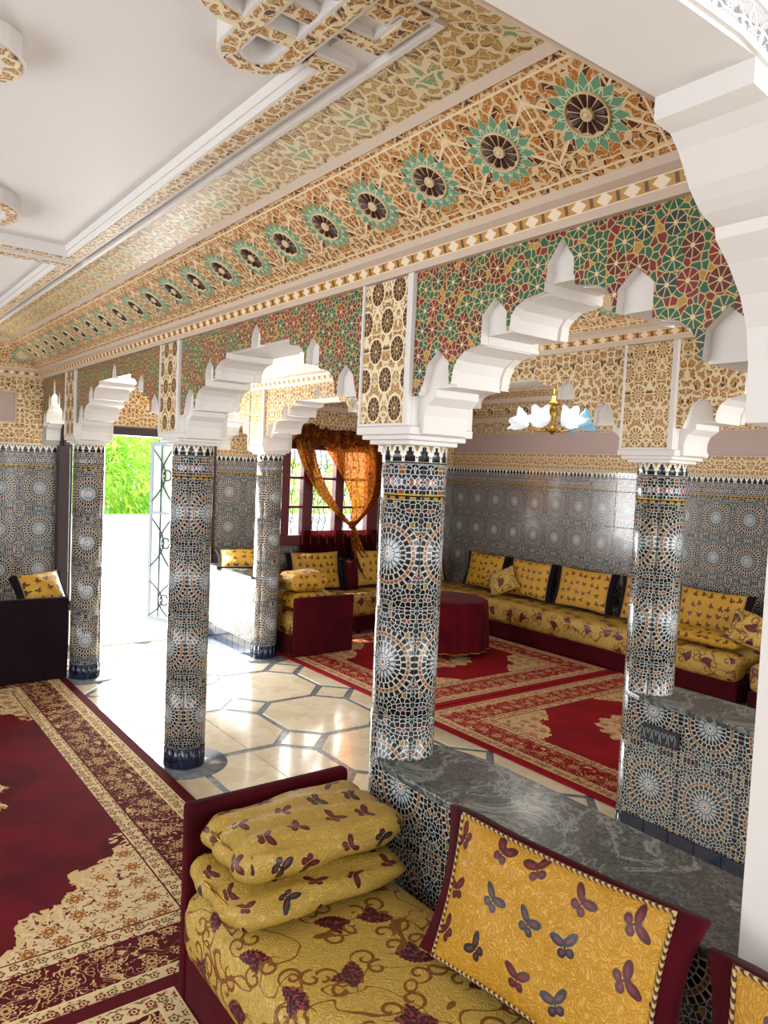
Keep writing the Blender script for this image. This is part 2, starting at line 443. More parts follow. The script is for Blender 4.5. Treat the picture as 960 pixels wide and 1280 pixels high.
# ------------------------------------------------------------------ objects
ORG = {}
def reg(o, parent, org):
    ORG[o.name] = Vector(org)
    if parent is not None: o.parent = parent
    C.objects.link(o)
def tag(o, label=None, cat=None, group=None, kind=None):
    if label: o['label'] = label
    if cat: o['category'] = cat
    if group: o['group'] = group
    if kind: o['kind'] = kind
    return o
def thing(name, loc, label, cat, group=None, rz=0.0, kind=None):
    o = bpy.data.objects.new(name, None); o.location = loc; o.rotation_euler = (0, 0, rz); o.empty_display_size = .05
    C.objects.link(o); ORG[o.name] = Vector(loc); tag(o, label, cat, group, kind); return o
class MB:
    def __init__(s): s.v = []; s.f = []; s.uv = []; s.sm = []
    def add(s, verts, faces, uvs=None, smooth=False):
        b = len(s.v); s.v += [Vector(p) for p in verts]
        for i, f in enumerate(faces):
            s.f.append([b+k for k in f]); s.uv.append(uvs[i] if uvs else None); s.sm.append(smooth)
        return s
    def box(s, x0, x1, y0, y1, z0, z1):
        v = [(x, y, z) for x in (x0, x1) for y in (y0, y1) for z in (z0, z1)]
        return s.add(v, [(0, 1, 3, 2), (4, 6, 7, 5), (0, 4, 5, 1), (2, 3, 7, 6), (0, 2, 6, 4), (1, 5, 7, 3)])
    def prism(s, pts, axis, a, b):
        # pts 2D outline extruded along an axis (0: pts are (y,z); 1: (x,z); 2: (x,y))
        def P(p, t): return {0: (t, p[0], p[1]), 1: (p[0], t, p[1]), 2: (p[0], p[1], t)}[axis]
        n = len(pts); v = [P(p, a) for p in pts]+[P(p, b) for p in pts]
        f = [list(range(n)), list(range(2*n-1, n-1, -1))]+[[i, (i+1) % n, n+(i+1) % n, n+i] for i in range(n)]
        return s.add(v, f)
    def tube(s, pts, r, n=8, cap=True, smooth=True):
        pts = [Vector(p) for p in pts]; rs = r if isinstance(r, (list, tuple)) else [r]*len(pts)
        v = []; f = []; up = None
        for i, p in enumerate(pts):
            t = (pts[min(i+1, len(pts)-1)]-pts[max(i-1, 0)]); t = t.normalized() if t.length > 1e-9 else Vector((0, 0, 1))
            if up is None: up = Vector((0, 0, 1)) if abs(t.z) < .9 else Vector((1, 0, 0))
            a = (up-t*up.dot(t)).normalized(); b = t.cross(a); up = a
            for k in range(n):
                q = 2*PI*k/n; v.append(p+(a*math.cos(q)+b*math.sin(q))*rs[i])
        for i in range(len(pts)-1):
            for k in range(n): f.append((i*n+k, i*n+(k+1) % n, (i+1)*n+(k+1) % n, (i+1)*n+k))
        if cap: f.append(list(range(n))[::-1]); f.append([(len(pts)-1)*n+k for k in range(n)])
        return s.add(v, f, None, smooth)
    def lathe(s, c, prof, n=24, smooth=True, a0=0, a1=2*PI):
        v = []; f = []; full = abs(a1-a0-2*PI) < 1e-6; m_ = n if full else n+1
        for r, z in prof:
            for k in range(m_):
                q = a0+(a1-a0)*k/n; v.append((c[0]+r*math.cos(q), c[1]+r*math.sin(q), c[2]+z))
        for i in range(len(prof)-1):
            for k in range(n):
                k2 = (k+1) % m_ if full else k+1
                f.append((i*m_+k, i*m_+k2, (i+1)*m_+k2, (i+1)*m_+k))
        return s.add(v, f, None, smooth)
    def strip(s, path, w, z0, z1):
        # flat strap of width w following 2D path, from z0 to z1
        path = [p for i, p in enumerate(path) if i == 0 or math.dist(p, path[i-1]) > 1e-5]
        n = len(path); L = []; Rr = []
        for i in range(n):
            a = Vector(path[max(i-1, 0)]); b = Vector(path[min(i+1, n-1)]); p = Vector(path[i])
            if 0 < i < n-1:
                t1 = (p-a).normalized(); t2 = (b-p).normalized(); t = (t1+t2).normalized(); k = 1/max(.45, math.cos(t1.angle(t2)/2))
            else: t = (b-a).normalized(); k = 1
            nn = Vector((-t.y, t.x))*w/2*k; L.append(p+nn); Rr.append(p-nn)
        v = [(q.x, q.y, z) for z in (z0, z1) for q in L]+[(q.x, q.y, z) for z in (z0, z1) for q in Rr]
        f = []
        for i in range(n-1):
            f += [(i, i+1, 2*n+i+1, 2*n+i), (n+i+1, n+i, 3*n+i, 3*n+i+1), (i+1, i, n+i, n+i+1), (2*n+i, 2*n+i+1, 3*n+i+1, 3*n+i)]
        f += [(0, 2*n, 3*n, n), (n-1, 2*n-1, 4*n-1, 3*n-1)]
        return s.add(v, f)
    def build(s, name, mat, parent=None, label=None, org=None, uv='box', bevel=0, local=False, subd=0, uvo=(0, 0)):
        if org is None: org = ORG[parent.name] if parent is not None else Vector((0, 0, 0))
        base = Vector((0, 0, 0)) if local else Vector(org)
        me = bpy.data.meshes.new(name); me.from_pydata([tuple(p-base) for p in s.v], [], s.f); 
        ul = me.uv_layers.new(name='UVMap')
        for i, p in enumerate(me.polygons):
            p.use_smooth = s.sm[i]
            if s.uv[i] is not None:
                for k, li in enumerate(p.loop_indices): ul.data[li].uv = s.uv[i][k]
            else:
                nn = p.normal; ax = max(range(3), key=lambda q: abs(nn[q]))
                if uv == 'x': ax = 0
                if uv == 'y': ax = 1
                if uv == 'z': ax = 2
                for li, vi in zip(p.loop_indices, p.vertices):
                    q = s.v[vi]; ul.data[li].uv = [(q.y, q.z), (q.x, q.z), (q.x, q.y)][ax] if uvo == (0, 0) else ([(q.y, q.z), (q.x, q.z), (q.x, q.y)][ax][0]+uvo[0], [(q.y, q.z), (q.x, q.z), (q.x, q.y)][ax][1]+uvo[1])
        me.materials.append(MATS[mat]); me.update()
        bm = bmesh.new(); bm.from_mesh(me); bmesh.ops.recalc_face_normals(bm, faces=bm.faces); bm.to_mesh(me); bm.free()
        o = bpy.data.objects.new(name, me)
        po = ORG[parent.name] if parent is not None else Vector((0, 0, 0))
        o.location = Vector(org)-po if parent is not None else Vector(org)
        reg(o, parent, org)
        if label: o['label'] = label
        if bevel:
            md = o.modifiers.new('b', 'BEVEL'); md.width = bevel; md.segments = 2; md.limit_method = 'ANGLE'; md.angle_limit = R(40)
        if subd:
            md = o.modifiers.new('s', 'SUBSURF'); md.levels = subd; md.render_levels = subd
        return o
def box(name, b, mat, parent=None, bevel=0, label=None, uv='box'):
    return MB().box(*b).build(name, mat, parent, label, bevel=bevel, uv=uv)
def inst(name, me, parent, world):
    # a copy placed by world matrix under a parent whose own rotation is identity
    o = bpy.data.objects.new(name, me); C.objects.link(o)
    if parent is not None:
        o.parent = parent; world = Matrix.Translation(-ORG[parent.name]) @ world
    o.matrix_local = world
    return o

# ================================================================== SETTING
X1, X2, X3 = 1.70, 3.38, 6.95      # faces of the two arcades, right wall
TH = 0.28; YW = 7.70; YN = -2.4; XL = -2.3
def struct(name, b=None, mat='plaster', mb=None, **k):
    o = (mb or MB().box(*b)).build(name, mat, **k); o['kind'] = 'structure'; return o

# ---- floor: grey strips as the bed, cream octagons and small squares as pieces
floor = struct('floor', (XL-.2, X3+.3, YN-.2, YW+.2, -.12, -.004), 'grey_strip')
def poly_mesh(name, pts, t, mat, ch=.003):
    n = len(pts); cx = sum(p[0] for p in pts)/n; cy = sum(p[1] for p in pts)/n
    ins = [(cx+(p[0]-cx)*(1-ch/math.hypot(p[0]-cx, p[1]-cy)), cy+(p[1]-cy)*(1-ch/math.hypot(p[0]-cx, p[1]-cy))) for p in pts]
    v = [(p[0], p[1], -t) for p in pts]+[(p[0], p[1], -.0015) for p in pts]+[(p[0], p[1], 0) for p in ins]
    f = [[i, (i+1) % n, n+(i+1) % n, n+i] for i in range(n)]+[[n+i, n+(i+1) % n, 2*n+(i+1) % n, 2*n+i] for i in range(n)]+[[2*n+i for i in range(n)]]
    me = bpy.data.meshes.new(name); me.from_pydata(v, [], f); me.uv_layers.new(name='UVMap'); me.materials.append(MATS[mat]); me.update(); return me
oct_pts = [(-.195, -.392), (.195, -.392), (.378, -.195), (.378, .195), (.195, .392), (-.195, .392), (-.378, .195), (-.378, -.195)]
half_r = [(.002, -.392), (.195, -.392), (.378, -.195), (.378, .195), (.195, .392), (.002, .392)]
half_l = [(-x, y) for x, y in half_r][::-1]
mo = poly_mesh('floor_tile', oct_pts, .015, 'cream_tile'); ml = poly_mesh('floor_tile', half_l, .015, 'cream_tile'); mr = poly_mesh('floor_tile', half_r, .015, 'cream_tile')
ms = poly_mesh('floor_tile', [(.165, 0), (0, .165), (-.165, 0), (0, -.165)], .015, 'cream_tile')
for i in range(-5, 5):
    for j in range(-7, 4):
        x = 3.1+.8*i; y = 4.85+.84*j
        if y < -1.9 or x < -1.9: continue
        if i == -1:
            inst('floor_tile', ml, floor, Matrix.Translation((x, y, 0))); inst('floor_tile', mr, floor, Matrix.Translation((x, y, 0)))
        else: inst('floor_tile', mo, floor, Matrix.Translation((x, y, 0)))
        inst('floor_tile', ms, floor, Matrix.Translation((x+.4, y-.42, 0)))
MB().box(3.26, 3.42, 6.4, 7.7, -.01, .002).build('border_strip', 'grey_strip', floor)
for (x, y) in ((1.851, 4.443), (1.851, 6.667), (3.531, 6.584)):
    MB().lathe((x, y, 0), [(.0, .003), (.268, .003), (.27, 0), (.27, -.01)], 36).build('border_disc', 'grey_strip', floor)

# ---- glazed wall tiles
TILE = {}
def tile_mesh(r, mat, t=.009, gap=.0015, ch=.0025):
    key = tuple(round(a, 4) for a in r)+(mat,)
    if key in TILE: return TILE[key]
    u0, u1, v0, v1 = r[0]+gap, r[1]-gap, r[2]+gap, r[3]-gap
    o = [(u0, v0), (u1, v0), (u1, v1), (u0, v1)]; i_ = [(u0+ch, v0+ch), (u1-ch, v0+ch), (u1-ch, v1-ch), (u0+ch, v1-ch)]
    v = [(a, b, 0) for a, b in o]+[(a, b, t-.0015) for a, b in o]+[(a, b, t) for a, b in i_]
    f = [(k, (k+1) % 4, 4+(k+1) % 4, 4+k) for k in range(4)]+[(4+k, 4+(k+1) % 4, 8+(k+1) % 4, 8+k) for k in range(4)]+[(8, 9, 10, 11)]
    me = bpy.data.meshes.new('tile'); me.from_pydata(v, [], f); ul = me.uv_layers.new(name='UVMap')
    for p in me.polygons:
        for li, vi in zip(p.loop_indices, p.vertices): ul.data[li].uv = v[vi][:2]
    me.materials.append(MATS[mat]); me.update(); TILE[key] = me; return me
ROWS = [('crown', 1.91, 1.98, 'crown'), ('frieze_tile', 1.77, 1.91, 'frieze'), ('tile', 1.385, 1.77, 'zellige'), ('tile', 1.0, 1.385, 'zellige'),
        ('tile', .615, 1.0, 'zellige'), ('tile', .23, .615, 'zellige'), ('base_tile', 0, .23, 'blue_glaze')]
def tile_wall(parent, side, plane, a0, a1, rows=ROWS, cw=.33, holes=(), n=None):
    # side '-x' faces -x etc.; a runs along the wall
    n = n or max(1, round((a1-a0)/cw)); w_ = (a1-a0)/n
    T = {'-x': (Vector((0, -1, 0)), Vector((-1, 0, 0))), '+x': (Vector((0, 1, 0)), Vector((1, 0, 0))),
         '-y': (Vector((1, 0, 0)), Vector((0, -1, 0))), '+y': (Vector((-1, 0, 0)), Vector((0, 1, 0)))}[side]
    t, nr = T; sg = 1 if (t.x+t.y) > 0 else -1
    for k in range(n):
        c = a0+w_*(k+.5)
        for nm, z0, z1, mt in rows:
            full = {'crown': .07, 'frieze_tile': .14, 'tile': .385, 'base_tile': .23}[nm]
            cz = (z0+z1)/2 if nm != 'tile' else z0+.385/2
            rects = [(-w_/2, w_/2, z0-cz, z1-cz)]
            for (h0, h1, hz0, hz1) in holes:
                out = []
                for (u0, u1, v0, v1) in rects:
                    A, B, D, E_ = (h0-c)*sg, (h1-c)*sg, hz0-cz, hz1-cz
                    if A > B: A, B = B, A
                    if B <= u0 or A >= u1 or E_ <= v0 or D >= v1: out.append((u0, u1, v0, v1)); continue
                    if A > u0: out.append((u0, A, v0, v1))
                    if B < u1: out.append((B, u1, v0, v1))
                    ua, ub = max(u0, A), min(u1, B)
                    if D > v0: out.append((ua, ub, v0, D))
                    if E_ < v1: out.append((ua, ub, E_, v1))
                rects = out
            loc = (plane, c, cz) if side[1] == 'x' else (c, plane, cz)
            Mx = Matrix(((t.x, 0, nr.x, loc[0]), (t.y, 0, nr.y, loc[1]), (0, 1, 0, loc[2]), (0, 0, 0, 1)))
            for r in rects:
                if r[1]-r[0] < .012 or r[3]-r[2] < .012: continue
                inst(nm, tile_mesh(r, mt), parent, Mx)

# ---- walls
DX0, DX1, DZ = 1.96, 3.42, 2.16
WX0, WX1, WZ0, WZ1 = 4.31, 5.63, .98, 2.14
mb = MB()
mb.box(XL-.2, DX0, YW, YW+.2, 0, 3.15); mb.box(DX0, DX1, YW, YW+.2, DZ, 3.15); mb.box(DX1, WX0, YW, YW+.2, 0, 3.15)
mb.box(WX0, WX1, YW, YW+.2, 0, WZ0); mb.box(WX0, WX1, YW, YW+.2, WZ1, 3.15); mb.box(WX1, X3+.2, YW, YW+.2, 0, 3.15)
wf = struct('wall_far', mb=mb, mat='grout')
tile_wall(wf, '-y', YW, XL, DX0-.1, n=12)
tile_wall(wf, '-y', YW, DX1+.04, X3, n=10, holes=((WX0, WX1, WZ0, WZ1),))
wr = struct('wall_right', (X3, X3+.2, YN, YW, 0, 3.15), 'grout')
tile_wall(wr, '-x', X3, 1.10, YW, n=20)
mb = MB(); mb.box(XL-.2, XL, YN, 1.2, 0, 3.15); mb.box(XL-.2, XL, 6.0, YW, 0, 3.15); mb.box(XL-.2, XL, 1.2, 6.0, 0, .5); mb.box(XL-.2, XL, 1.2, 6.0, 2.5, 3.15)
struct('wall_left', mb=mb, mat='plaster')
mb = MB(); mb.box(XL-.2, -1.5, YN-.2, YN, 0, 3.15); mb.box(1.9, 2.0, YN-.2, YN, 0, 3.15); mb.box(3.4, 3.8, YN-.2, YN, 0, 3.15); mb.box(6.6, X3+.2, YN-.2, YN, 0, 3.15); mb.box(XL-.2, X3+.2, YN-.2, YN, 2.6, 3.15); mb.box(-1.5, 1.9, YN-.2, YN, 0, .5); mb.box(3.8, 6.6, YN-.2, YN, 0, .5)
struct('wall_near', mb=mb, mat='plaster')
# bands of carved stucco over the tiles
def band(parent, name, mat, b, uv='box', **k): return box(name, b, mat, parent, uv=uv, **k)
band(wr, 'stucco_band', 'gold', (X3-.016, X3, YN, YW, 1.985, 2.165)); band(wr, 'plain_band', 'mauve', (X3-.010, X3, YN, YW, 2.165, 2.42))
band(wr, 'stucco_band', 'gold', (X3-.018, X3, YN, YW, 2.42, 2.56)); band(wr, 'moulding', 'plaster_beige', (X3-.028, X3, YN, YW, 2.165, 2.178), bevel=.003)
band(wr, 'moulding', 'plaster_beige', (X3-.028, X3, YN, YW, 2.412, 2.424), bevel=.003)
band(wf, 'stucco_band', 'gold', (DX1+.02, X3-.03, YW-.016, YW, 2.15, 2.56), uv='y'); band(wf, 'stucco_band', 'gold', (DX1+.02, WX0-.03, YW-.016, YW, 1.985, 2.15), uv='y')
band(wf, 'stucco_band', 'gold', (WX1+.03, X3-.03, YW-.016, YW, 1.985, 2.15), uv='y')
band(wf, 'stucco_band', 'gold', (2.0, X2, YW-.016, YW, DZ+.06, 2.60), uv='y')
# end wall of the first room with its plain recessed panel
mb = MB(); z0, z1 = 1.985, 2.61; px0, px1, pz0, pz1 = .95, 1.46, 2.19, 2.455
mb.box(XL, px0, YW-.02, YW, z0, z1); mb.box(px1, X1, YW-.02, YW, z0, z1); mb.box(px0, px1, YW-.02, YW, z0, pz0); mb.box(px0, px1, YW-.02, YW, pz1, z1)
mb.build('stucco_band', 'gold', wf, uv='y')
box('plain_panel', (px0, px1, YW-.004, YW+.002, pz0, pz1), 'mauve', wf)
mb = MB(); mb.box(px0-.012, px1+.012, YW-.028, YW-.018, pz1, pz1+.012); mb.box(px0-.012, px1+.012, YW-.028, YW-.018, pz0-.012, pz0); mb.box(px1, px1+.012, YW-.028, YW-.018, pz0, pz1)
mb.build('moulding', 'plaster_beige', wf)
box('moulding', (XL, X1, YW-.03, YW, 1.982, 1.996), 'plaster', wf, bevel=.003)

# ---- ceilings
struct('ceiling', (XL-.2, X3+.2, YN-.2, YW+.2, 3.15, 3.3), 'ceiling_white')
cl1 = struct('ceiling', (XL, X1+.02, .80, YW, 2.975, 3.15), 'ceiling_white')
struct('ceiling', (X1+TH-.02, X2+.02, YN, YW, 2.945, 3.15), 'ceiling_white')
struct('ceiling', (XL, X1+.02, YN, .70, 2.975, 3.15), 'ceiling_white')

# ---- cornice, cove and stepped borders running round each room
PR1 = [  # (inset, z) , material of the piece that follows
    ((.0, 2.600), (.022, 2.600), 'plaster_beige'), ((.022, 2.600), (.030, 2.622), 'plaster_beige'), ((.030, 2.622), (.040, 2.655), 'dash'),
    ((.040, 2.655), (.062, 2.668), 'plaster_beige'), ((.062, 2.668), (.066, 2.690), 'plaster_beige'),
    ((.066, 2.690), (.336, 2.880), 'gold_cove'), ((.336, 2.880), (.345, 2.874), 'plaster_beige'), ((.345, 2.874), (.362, 2.898), 'plaster_beige'),
    ((.362, 2.898), (.535, 2.934), 'gold_green'), ((.535, 2.934), (.540, 2.926), 'plaster'), ((.540, 2.926), (.556, 2.926), 'plaster'), ((.556, 2.926), (.558, 2.945), 'plaster'),
    ((.558, 2.945), (.680, 2.945), 'plaster'), ((.680, 2.945), (.683, 2.975), 'plaster')]
def cove_room(name, x0, x1, y0, y1, prof, sides='EWNS', dz=0.0, par=None):
    tr = thing(name, ((x0+x1)/2, (y0+y1)/2, 2.6), None, None, kind='structure')
    segs = {}
    names = {'plaster_beige': 'moulding', 'plaster': 'moulding', 'dash': 'dentil_band', 'gold_cove': 'carved_cove', 'gold_green': 'carved_border', 'gold': 'carved_cove'}
    for sd in sides:
        for (a, za), (b, zb), mt in prof:
            za += dz; zb += dz
            L = math.hypot(b-a, zb-za)
            if sd == 'E': q = [(x1-a, y0+a, za), (x1-a, y1-a, za), (x1-b, y1-b, zb), (x1-b, y0+b, zb)]; al = 1
            if sd == 'W': q = [(x0+a, y0+a, za), (x0+a, y1-a, za), (x0+b, y1-b, zb), (x0+b, y0+b, zb)]; al = 1
            if sd == 'N': q = [(x0+a, y1-a, za), (x1-a, y1-a, za), (x1-b, y1-b, zb), (x0+b, y1-b, zb)]; al = 0
            if sd == 'S': q = [(x0+a, y0+a, za), (x1-a, y0+a, za), (x1-b, y0+b, zb), (x0+b, y0+b, zb)]; al = 0
            vs = (-L/2, L/2) if mt != 'dash' else (0.0, 1.0)
            off = -1.2425 if (al == 1) else 0.0
            uv = [(q[0][al]+off+.1485, vs[0]), (q[1][al]+off+.1485, vs[0]), (q[2][al]+off+.1485, vs[1]), (q[3][al]+off+.1485, vs[1])]
            # a solid strip: the face and a back a centimetre behind it
            key = (mt, sd if mt in ('gold_cove', 'gold_green', 'dash', 'gold') else 'm')
            if key not in segs: segs[key] = MB()
            n = (Vector(q[1])-Vector(q[0])).cross(Vector(q[3])-Vector(q[0])).normalized()
            if n.z > 0 or (abs(n.z) < 1e-3 and n.dot(Vector(((x0+x1)/2, (y0+y1)/2, 0))-Vector((q[0][0], q[0][1], 0))) < 0): n = -n
            bk = [tuple(Vector(p)-n*.008) for p in q]
            segs[key].add(q+bk, [(0, 1, 2, 3), (7, 6, 5, 4), (0, 4, 5, 1), (2, 6, 7, 3)], [uv, uv[::-1], [uv[0], uv[0], uv[1], uv[1]], [uv[2], uv[2], uv[3], uv[3]]])
    for (mt, sd), m_ in segs.items(): m_.build(names[mt], mt, tr)
    return tr
def rosette_mesh(rad, n=12):
    mb = MB()
    for k in range(n):
        a0 = 2*PI*(k+.06)/n; a1 = 2*PI*(k+.94)/n; am = (a0+a1)/2; r0 = rad*.34; r1 = rad*.9; r2 = rad*1.0
        P = lambda r, a, z: (r*math.cos(a), r*math.sin(a), z)
        v = [P(r0, a0, 0), P(r0, a1, 0), P(r1, a1, 0), P(r2, am, 0), P(r1, a0, 0), P(r0*1.1, am, .006), P(r1*.95, am, .008)]
        mb.add(v, [(0, 5, 1), (1, 5, 6, 2), (2, 6, 3), (3, 6, 4), (4, 6, 5, 0)])
    return mb
def ring_mb(r0, r1, h, n=24):
    return MB().lathe((0, 0, 0), [(r1, -.002), (r1, h), ((r0+r1)/2, h*1.4), (r0, h), (r0, -.002)], n)
def mk(mb, name, mat):
    o = mb.build(name, mat); me = o.data; C.objects.unlink(o); bpy.data.objects.remove(o); me.name = name; return me
rm_pet = mk(rosette_mesh(.056), 'rosette', 'rose_brown')
rm_ring = mk(ring_mb(.056, .061, .006), 'rim', 'rose_ivory')
rm_boss = mk(MB().lathe((0, 0, 0), [(0, .010), (.006, .009), (.010, .005), (.013, .009), (.017, .006), (.018, -.002)], 14), 'boss', 'rose_ivory')
def put_rosette(par, pos, nrm, tan, k=1.0):
    z = Vector(nrm).normalized(); x = Vector(tan).normalized(); y = z.cross(x)
    Mx = Matrix(((x.x*k, y.x*k, z.x*k, pos[0]), (x.y*k, y.y*k, z.y*k, pos[1]), (x.z*k, y.z*k, z.z*k, pos[2]), (0, 0, 0, 1)))
    r = inst('rosette', rm_pet, par, Mx)
    for nm, me in (('rim', rm_ring), ('boss', rm_boss)):
        o = bpy.data.objects.new(nm, me); o.parent = r; C.objects.link(o)
tr1 = cove_room('trim_1', XL, X1, .85, YW, PR1)
y = 1.2425
while y < 7.45:
    put_rosette(tr1, (X1-.201, y, 2.785), (-.583, 0, -.813), (0, 1, 0)); y += .297
tr2 = cove_room('trim_2', X1+TH, X2, YN, YW, [s for s in PR1 if s[0][0] < .54], sides='EWNS')
PR3 = [((.0, 2.560), (.02, 2.560), 'plaster_beige'), ((.02, 2.560), (.035, 2.615), 'plaster_beige'), ((.035, 2.615), (.175, 2.775), 'gold'),
       ((.175, 2.775), (.20, 2.78), 'plaster_beige'), ((.20, 2.78), (.215, 2.83), 'plaster_beige'), ((.215, 2.83), (.34, 2.91), 'gold'), ((.34, 2.91), (.36, 2.93), 'plaster_beige'),
       ((.36, 2.93), (.50, 2.95), 'mauve'), ((.50, 2.95), (.51, 3.02), 'mauve'), ((.51, 3.02), (.80, 3.02), 'mauve'), ((.80, 3.02), (.81, 3.15), 'mauve')]
def names_fix(): pass
tr3 = thing('trim_3', (X3, 3, 2.56), None, None, kind='structure')
for i, ((a, za), (b, zb), mt) in enumerate(PR3):
    x0_ = X2+TH
    nm = 'carved_cove' if mt == 'gold' else 'moulding'
    # right wall, far wall, arcade side
    for q in ([(X3-a, YN, za), (X3-a, YW-a, za), (X3-b, YW-b, zb), (X3-b, YN, zb)], [(x0_+a, YW-a, za), (X3-a, YW-a, za), (X3-b, YW-b, zb), (x0_+b, YW-b, zb)],
              [(x0_+a, YN, za), (x0_+a, YW-a, za), (x0_+b, YW-b, zb), (x0_+b, YN, zb)]):
        L = math.hypot(b-a, zb-za); al = 1 if abs(q[1][1]-q[0][1]) > abs(q[1][0]-q[0][0]) else 0
        uv = [(q[0][al], 0), (q[1][al], 0), (q[2][al], L), (q[3][al], L)]
        bk = [(p[0], p[1], p[2]+.008) for p in q]
        MB().add(q+bk, [(0, 1, 2, 3), (7, 6, 5, 4)], [uv, uv[::-1]]).build(nm, mt, tr3)
y = 1.55
while y < 7.5:
    put_rosette(tr3, (X3-.105, y, 2.695), (-.75, 0, -.66), (0, 1, 0), .72); y += .30

# ---- raised strapwork on the first ceiling
SK = [0]
def strap(name, pts, w_=.046, z0=2.925, z1=2.975):
    SK[0] += 1; z0 = z0-.0035*(SK[0] % 5)
    tr = thing(name, (pts[0][0], pts[0][1], z1), None, None, kind='structure')
    MB().strip(pts, w_*.86, z0-.004, z1-.002).build('carved_face', 'gold', tr, uv='z')
    MB().strip([p for p in pts], w_+.016, z0, z1+.01).build('moulding', 'plaster', tr)
    return tr
def arc(cx, cy, r, a0, a1, n=12): return [(cx+r*math.cos(R(a0+(a1-a0)*i/n)), cy+r*math.sin(R(a0+(a1-a0)*i/n))) for i in range(n+1)]
k = 3
def nxt():
    global k; k += 1; return 'trim_%d' % k
strap(nxt(), [(.985, 1.71), (1.065, 1.71), (1.065, 4.22), (-1.9, 4.22)], .06)
strap(nxt(), [(-1.9, 4.36), (1.065, 4.36), (1.065, 7.05), (-1.9, 7.05)], .06)
strap(nxt(), [(.93, 1.665), (.76, 1.665)]+arc(.76, 1.565, .10, 90, 180)+[(.66, 1.10)])
strap(nxt(), [(.80, 1.52), (.80, 1.76)]+arc(.87, 1.76, .07, 180, 0)[1:]+[(.94, .95)])
strap(nxt(), [(.84, 1.565), (1.09, 1.565), (1.09, 1.395), (.955, 1.395), (.955, 1.50)][:5])
strap(nxt(), [(.66, 1.44), (1.02, 1.44), (1.02, 1.0)])
strap(nxt(), arc(.31, 2.285, .105, -150, 150, 16), .05)
strap(nxt(), arc(.46, 3.68, .215, -110, 110, 16), .055)
strap(nxt(), arc(.30, 3.68, .215, -110, 110, 16), .055)

# ================================================================== ARCADES
def core_profile():
    return [(0.0, 2.03), (.028, 2.035), (.030, 2.10), (.045, 2.135), (.075, 2.155), (.082, 2.160), (.082, 2.19), (.193, 2.19),
            (.196, 2.24), (.213, 2.275), (.25, 2.298), (.315, 2.31), (.330, 2.312), (.330, 2.345), (.447, 2.345),
            (.452, 2.385), (.470, 2.41), (.51, 2.428), (.565, 2.436), (.585, 2.438), (.585, 2.468)]
def plate_profile(h):
    return [(0.0, 2.165), (.035, 2.165), (.055, 2.215), (.073, 2.27), (.098, 2.292), (.130, 2.318), (.162, 2.292), (.186, 2.27), (.192, 2.197), (.200, 2.197),
            (.207, 2.245), (.224, 2.275), (.258, 2.300), (.318, 2.312), (.334, 2.316), (.334, 2.405), (.358, 2.428), (.390, 2.458), (.422, 2.428), (.446, 2.405),
            (.449, 2.345), (.457, 2.345), (.463, 2.39), (.480, 2.412), (.516, 2.430), (.568, 2.438), (.590, 2.442), (.590, 2.470)]+ \
           [(h-.052, 2.470), (h-.050, 2.520), (h-.028, 2.548), (h, 2.585)]
def halves(prof, y0, y1, ztop):
    h = (y1-y0)/2
    p = [q for q in prof if q[0] <= h-.052+1e-6 or q[0] == h or q in prof[-4:] and q[0] >= 0]
    p = sorted([q for q in p], key=lambda q: q[0]) if False else p
    out = [(y0+s, z) for s, z in p]+[(y1-s, z) for s, z in reversed(p)]
    return out+[(y1, ztop), (y0, ztop)]
def arch(y0, y1, fx, label, pmat, group, zt=2.60):
    h = (y1-y0)/2
    t = thing('scalloped_arch', (fx+TH/2, (y0+y1)/2, 2.03), label, 'arch', group)
    if h < .64: kx = h/.65; body = [(q[0]*kx, q[1]) for q in core_profile()]; pl = [(q[0]*kx, q[1]) for q in plate_profile(.65)]
    else: kx = 1.0; body = core_profile(); pl = plate_profile(h)
    body = body+[(h, body[-1][1])]
    pts = [(y0+s, z) for s, z in body]+[(y1-s, z) for s, z in reversed(body[:-1])]+[(y1, zt), (y0, zt)]
    MB().prism(pts, 0, fx+.035, fx+TH-.035).build('vault_body', 'plaster', t)
    pts = [(y0+s, z) for s, z in pl]+[(y1-s, z) for s, z in reversed(pl[:-1])]+[(y1, zt), (y0, zt)]
    MB().prism(pts, 0, fx, fx+.004).build('spandrel_panel', pmat, t, uv='x')
    MB().prism(pts, 0, fx+TH-.004, fx+TH).build('spandrel_panel', 'gold', t, uv='x')
    MB().prism(pts, 0, fx+.004, fx+.038).build('panel_slab', 'plaster', t)
    MB().prism(pts, 0, fx+TH-.038, fx+TH-.004).build('panel_slab', 'plaster', t)
    # thin white mouldings that cap each step of the corbels
    for s0, z in ((.088, 2.172), (.336, 2.327), (.591, 2.452)):
        if True:
            s0 *= kx
            for sgn, yy in ((1, y0), (-1, y1)):
                a, b = yy+sgn*(s0-.03), yy+sgn*s0; MB().box(fx+.036, fx+TH-.036, min(a, b), max(a, b), z-.011, z+.018).build('step_moulding', 'plaster', t, bevel=.002)
    return t
AR = {}
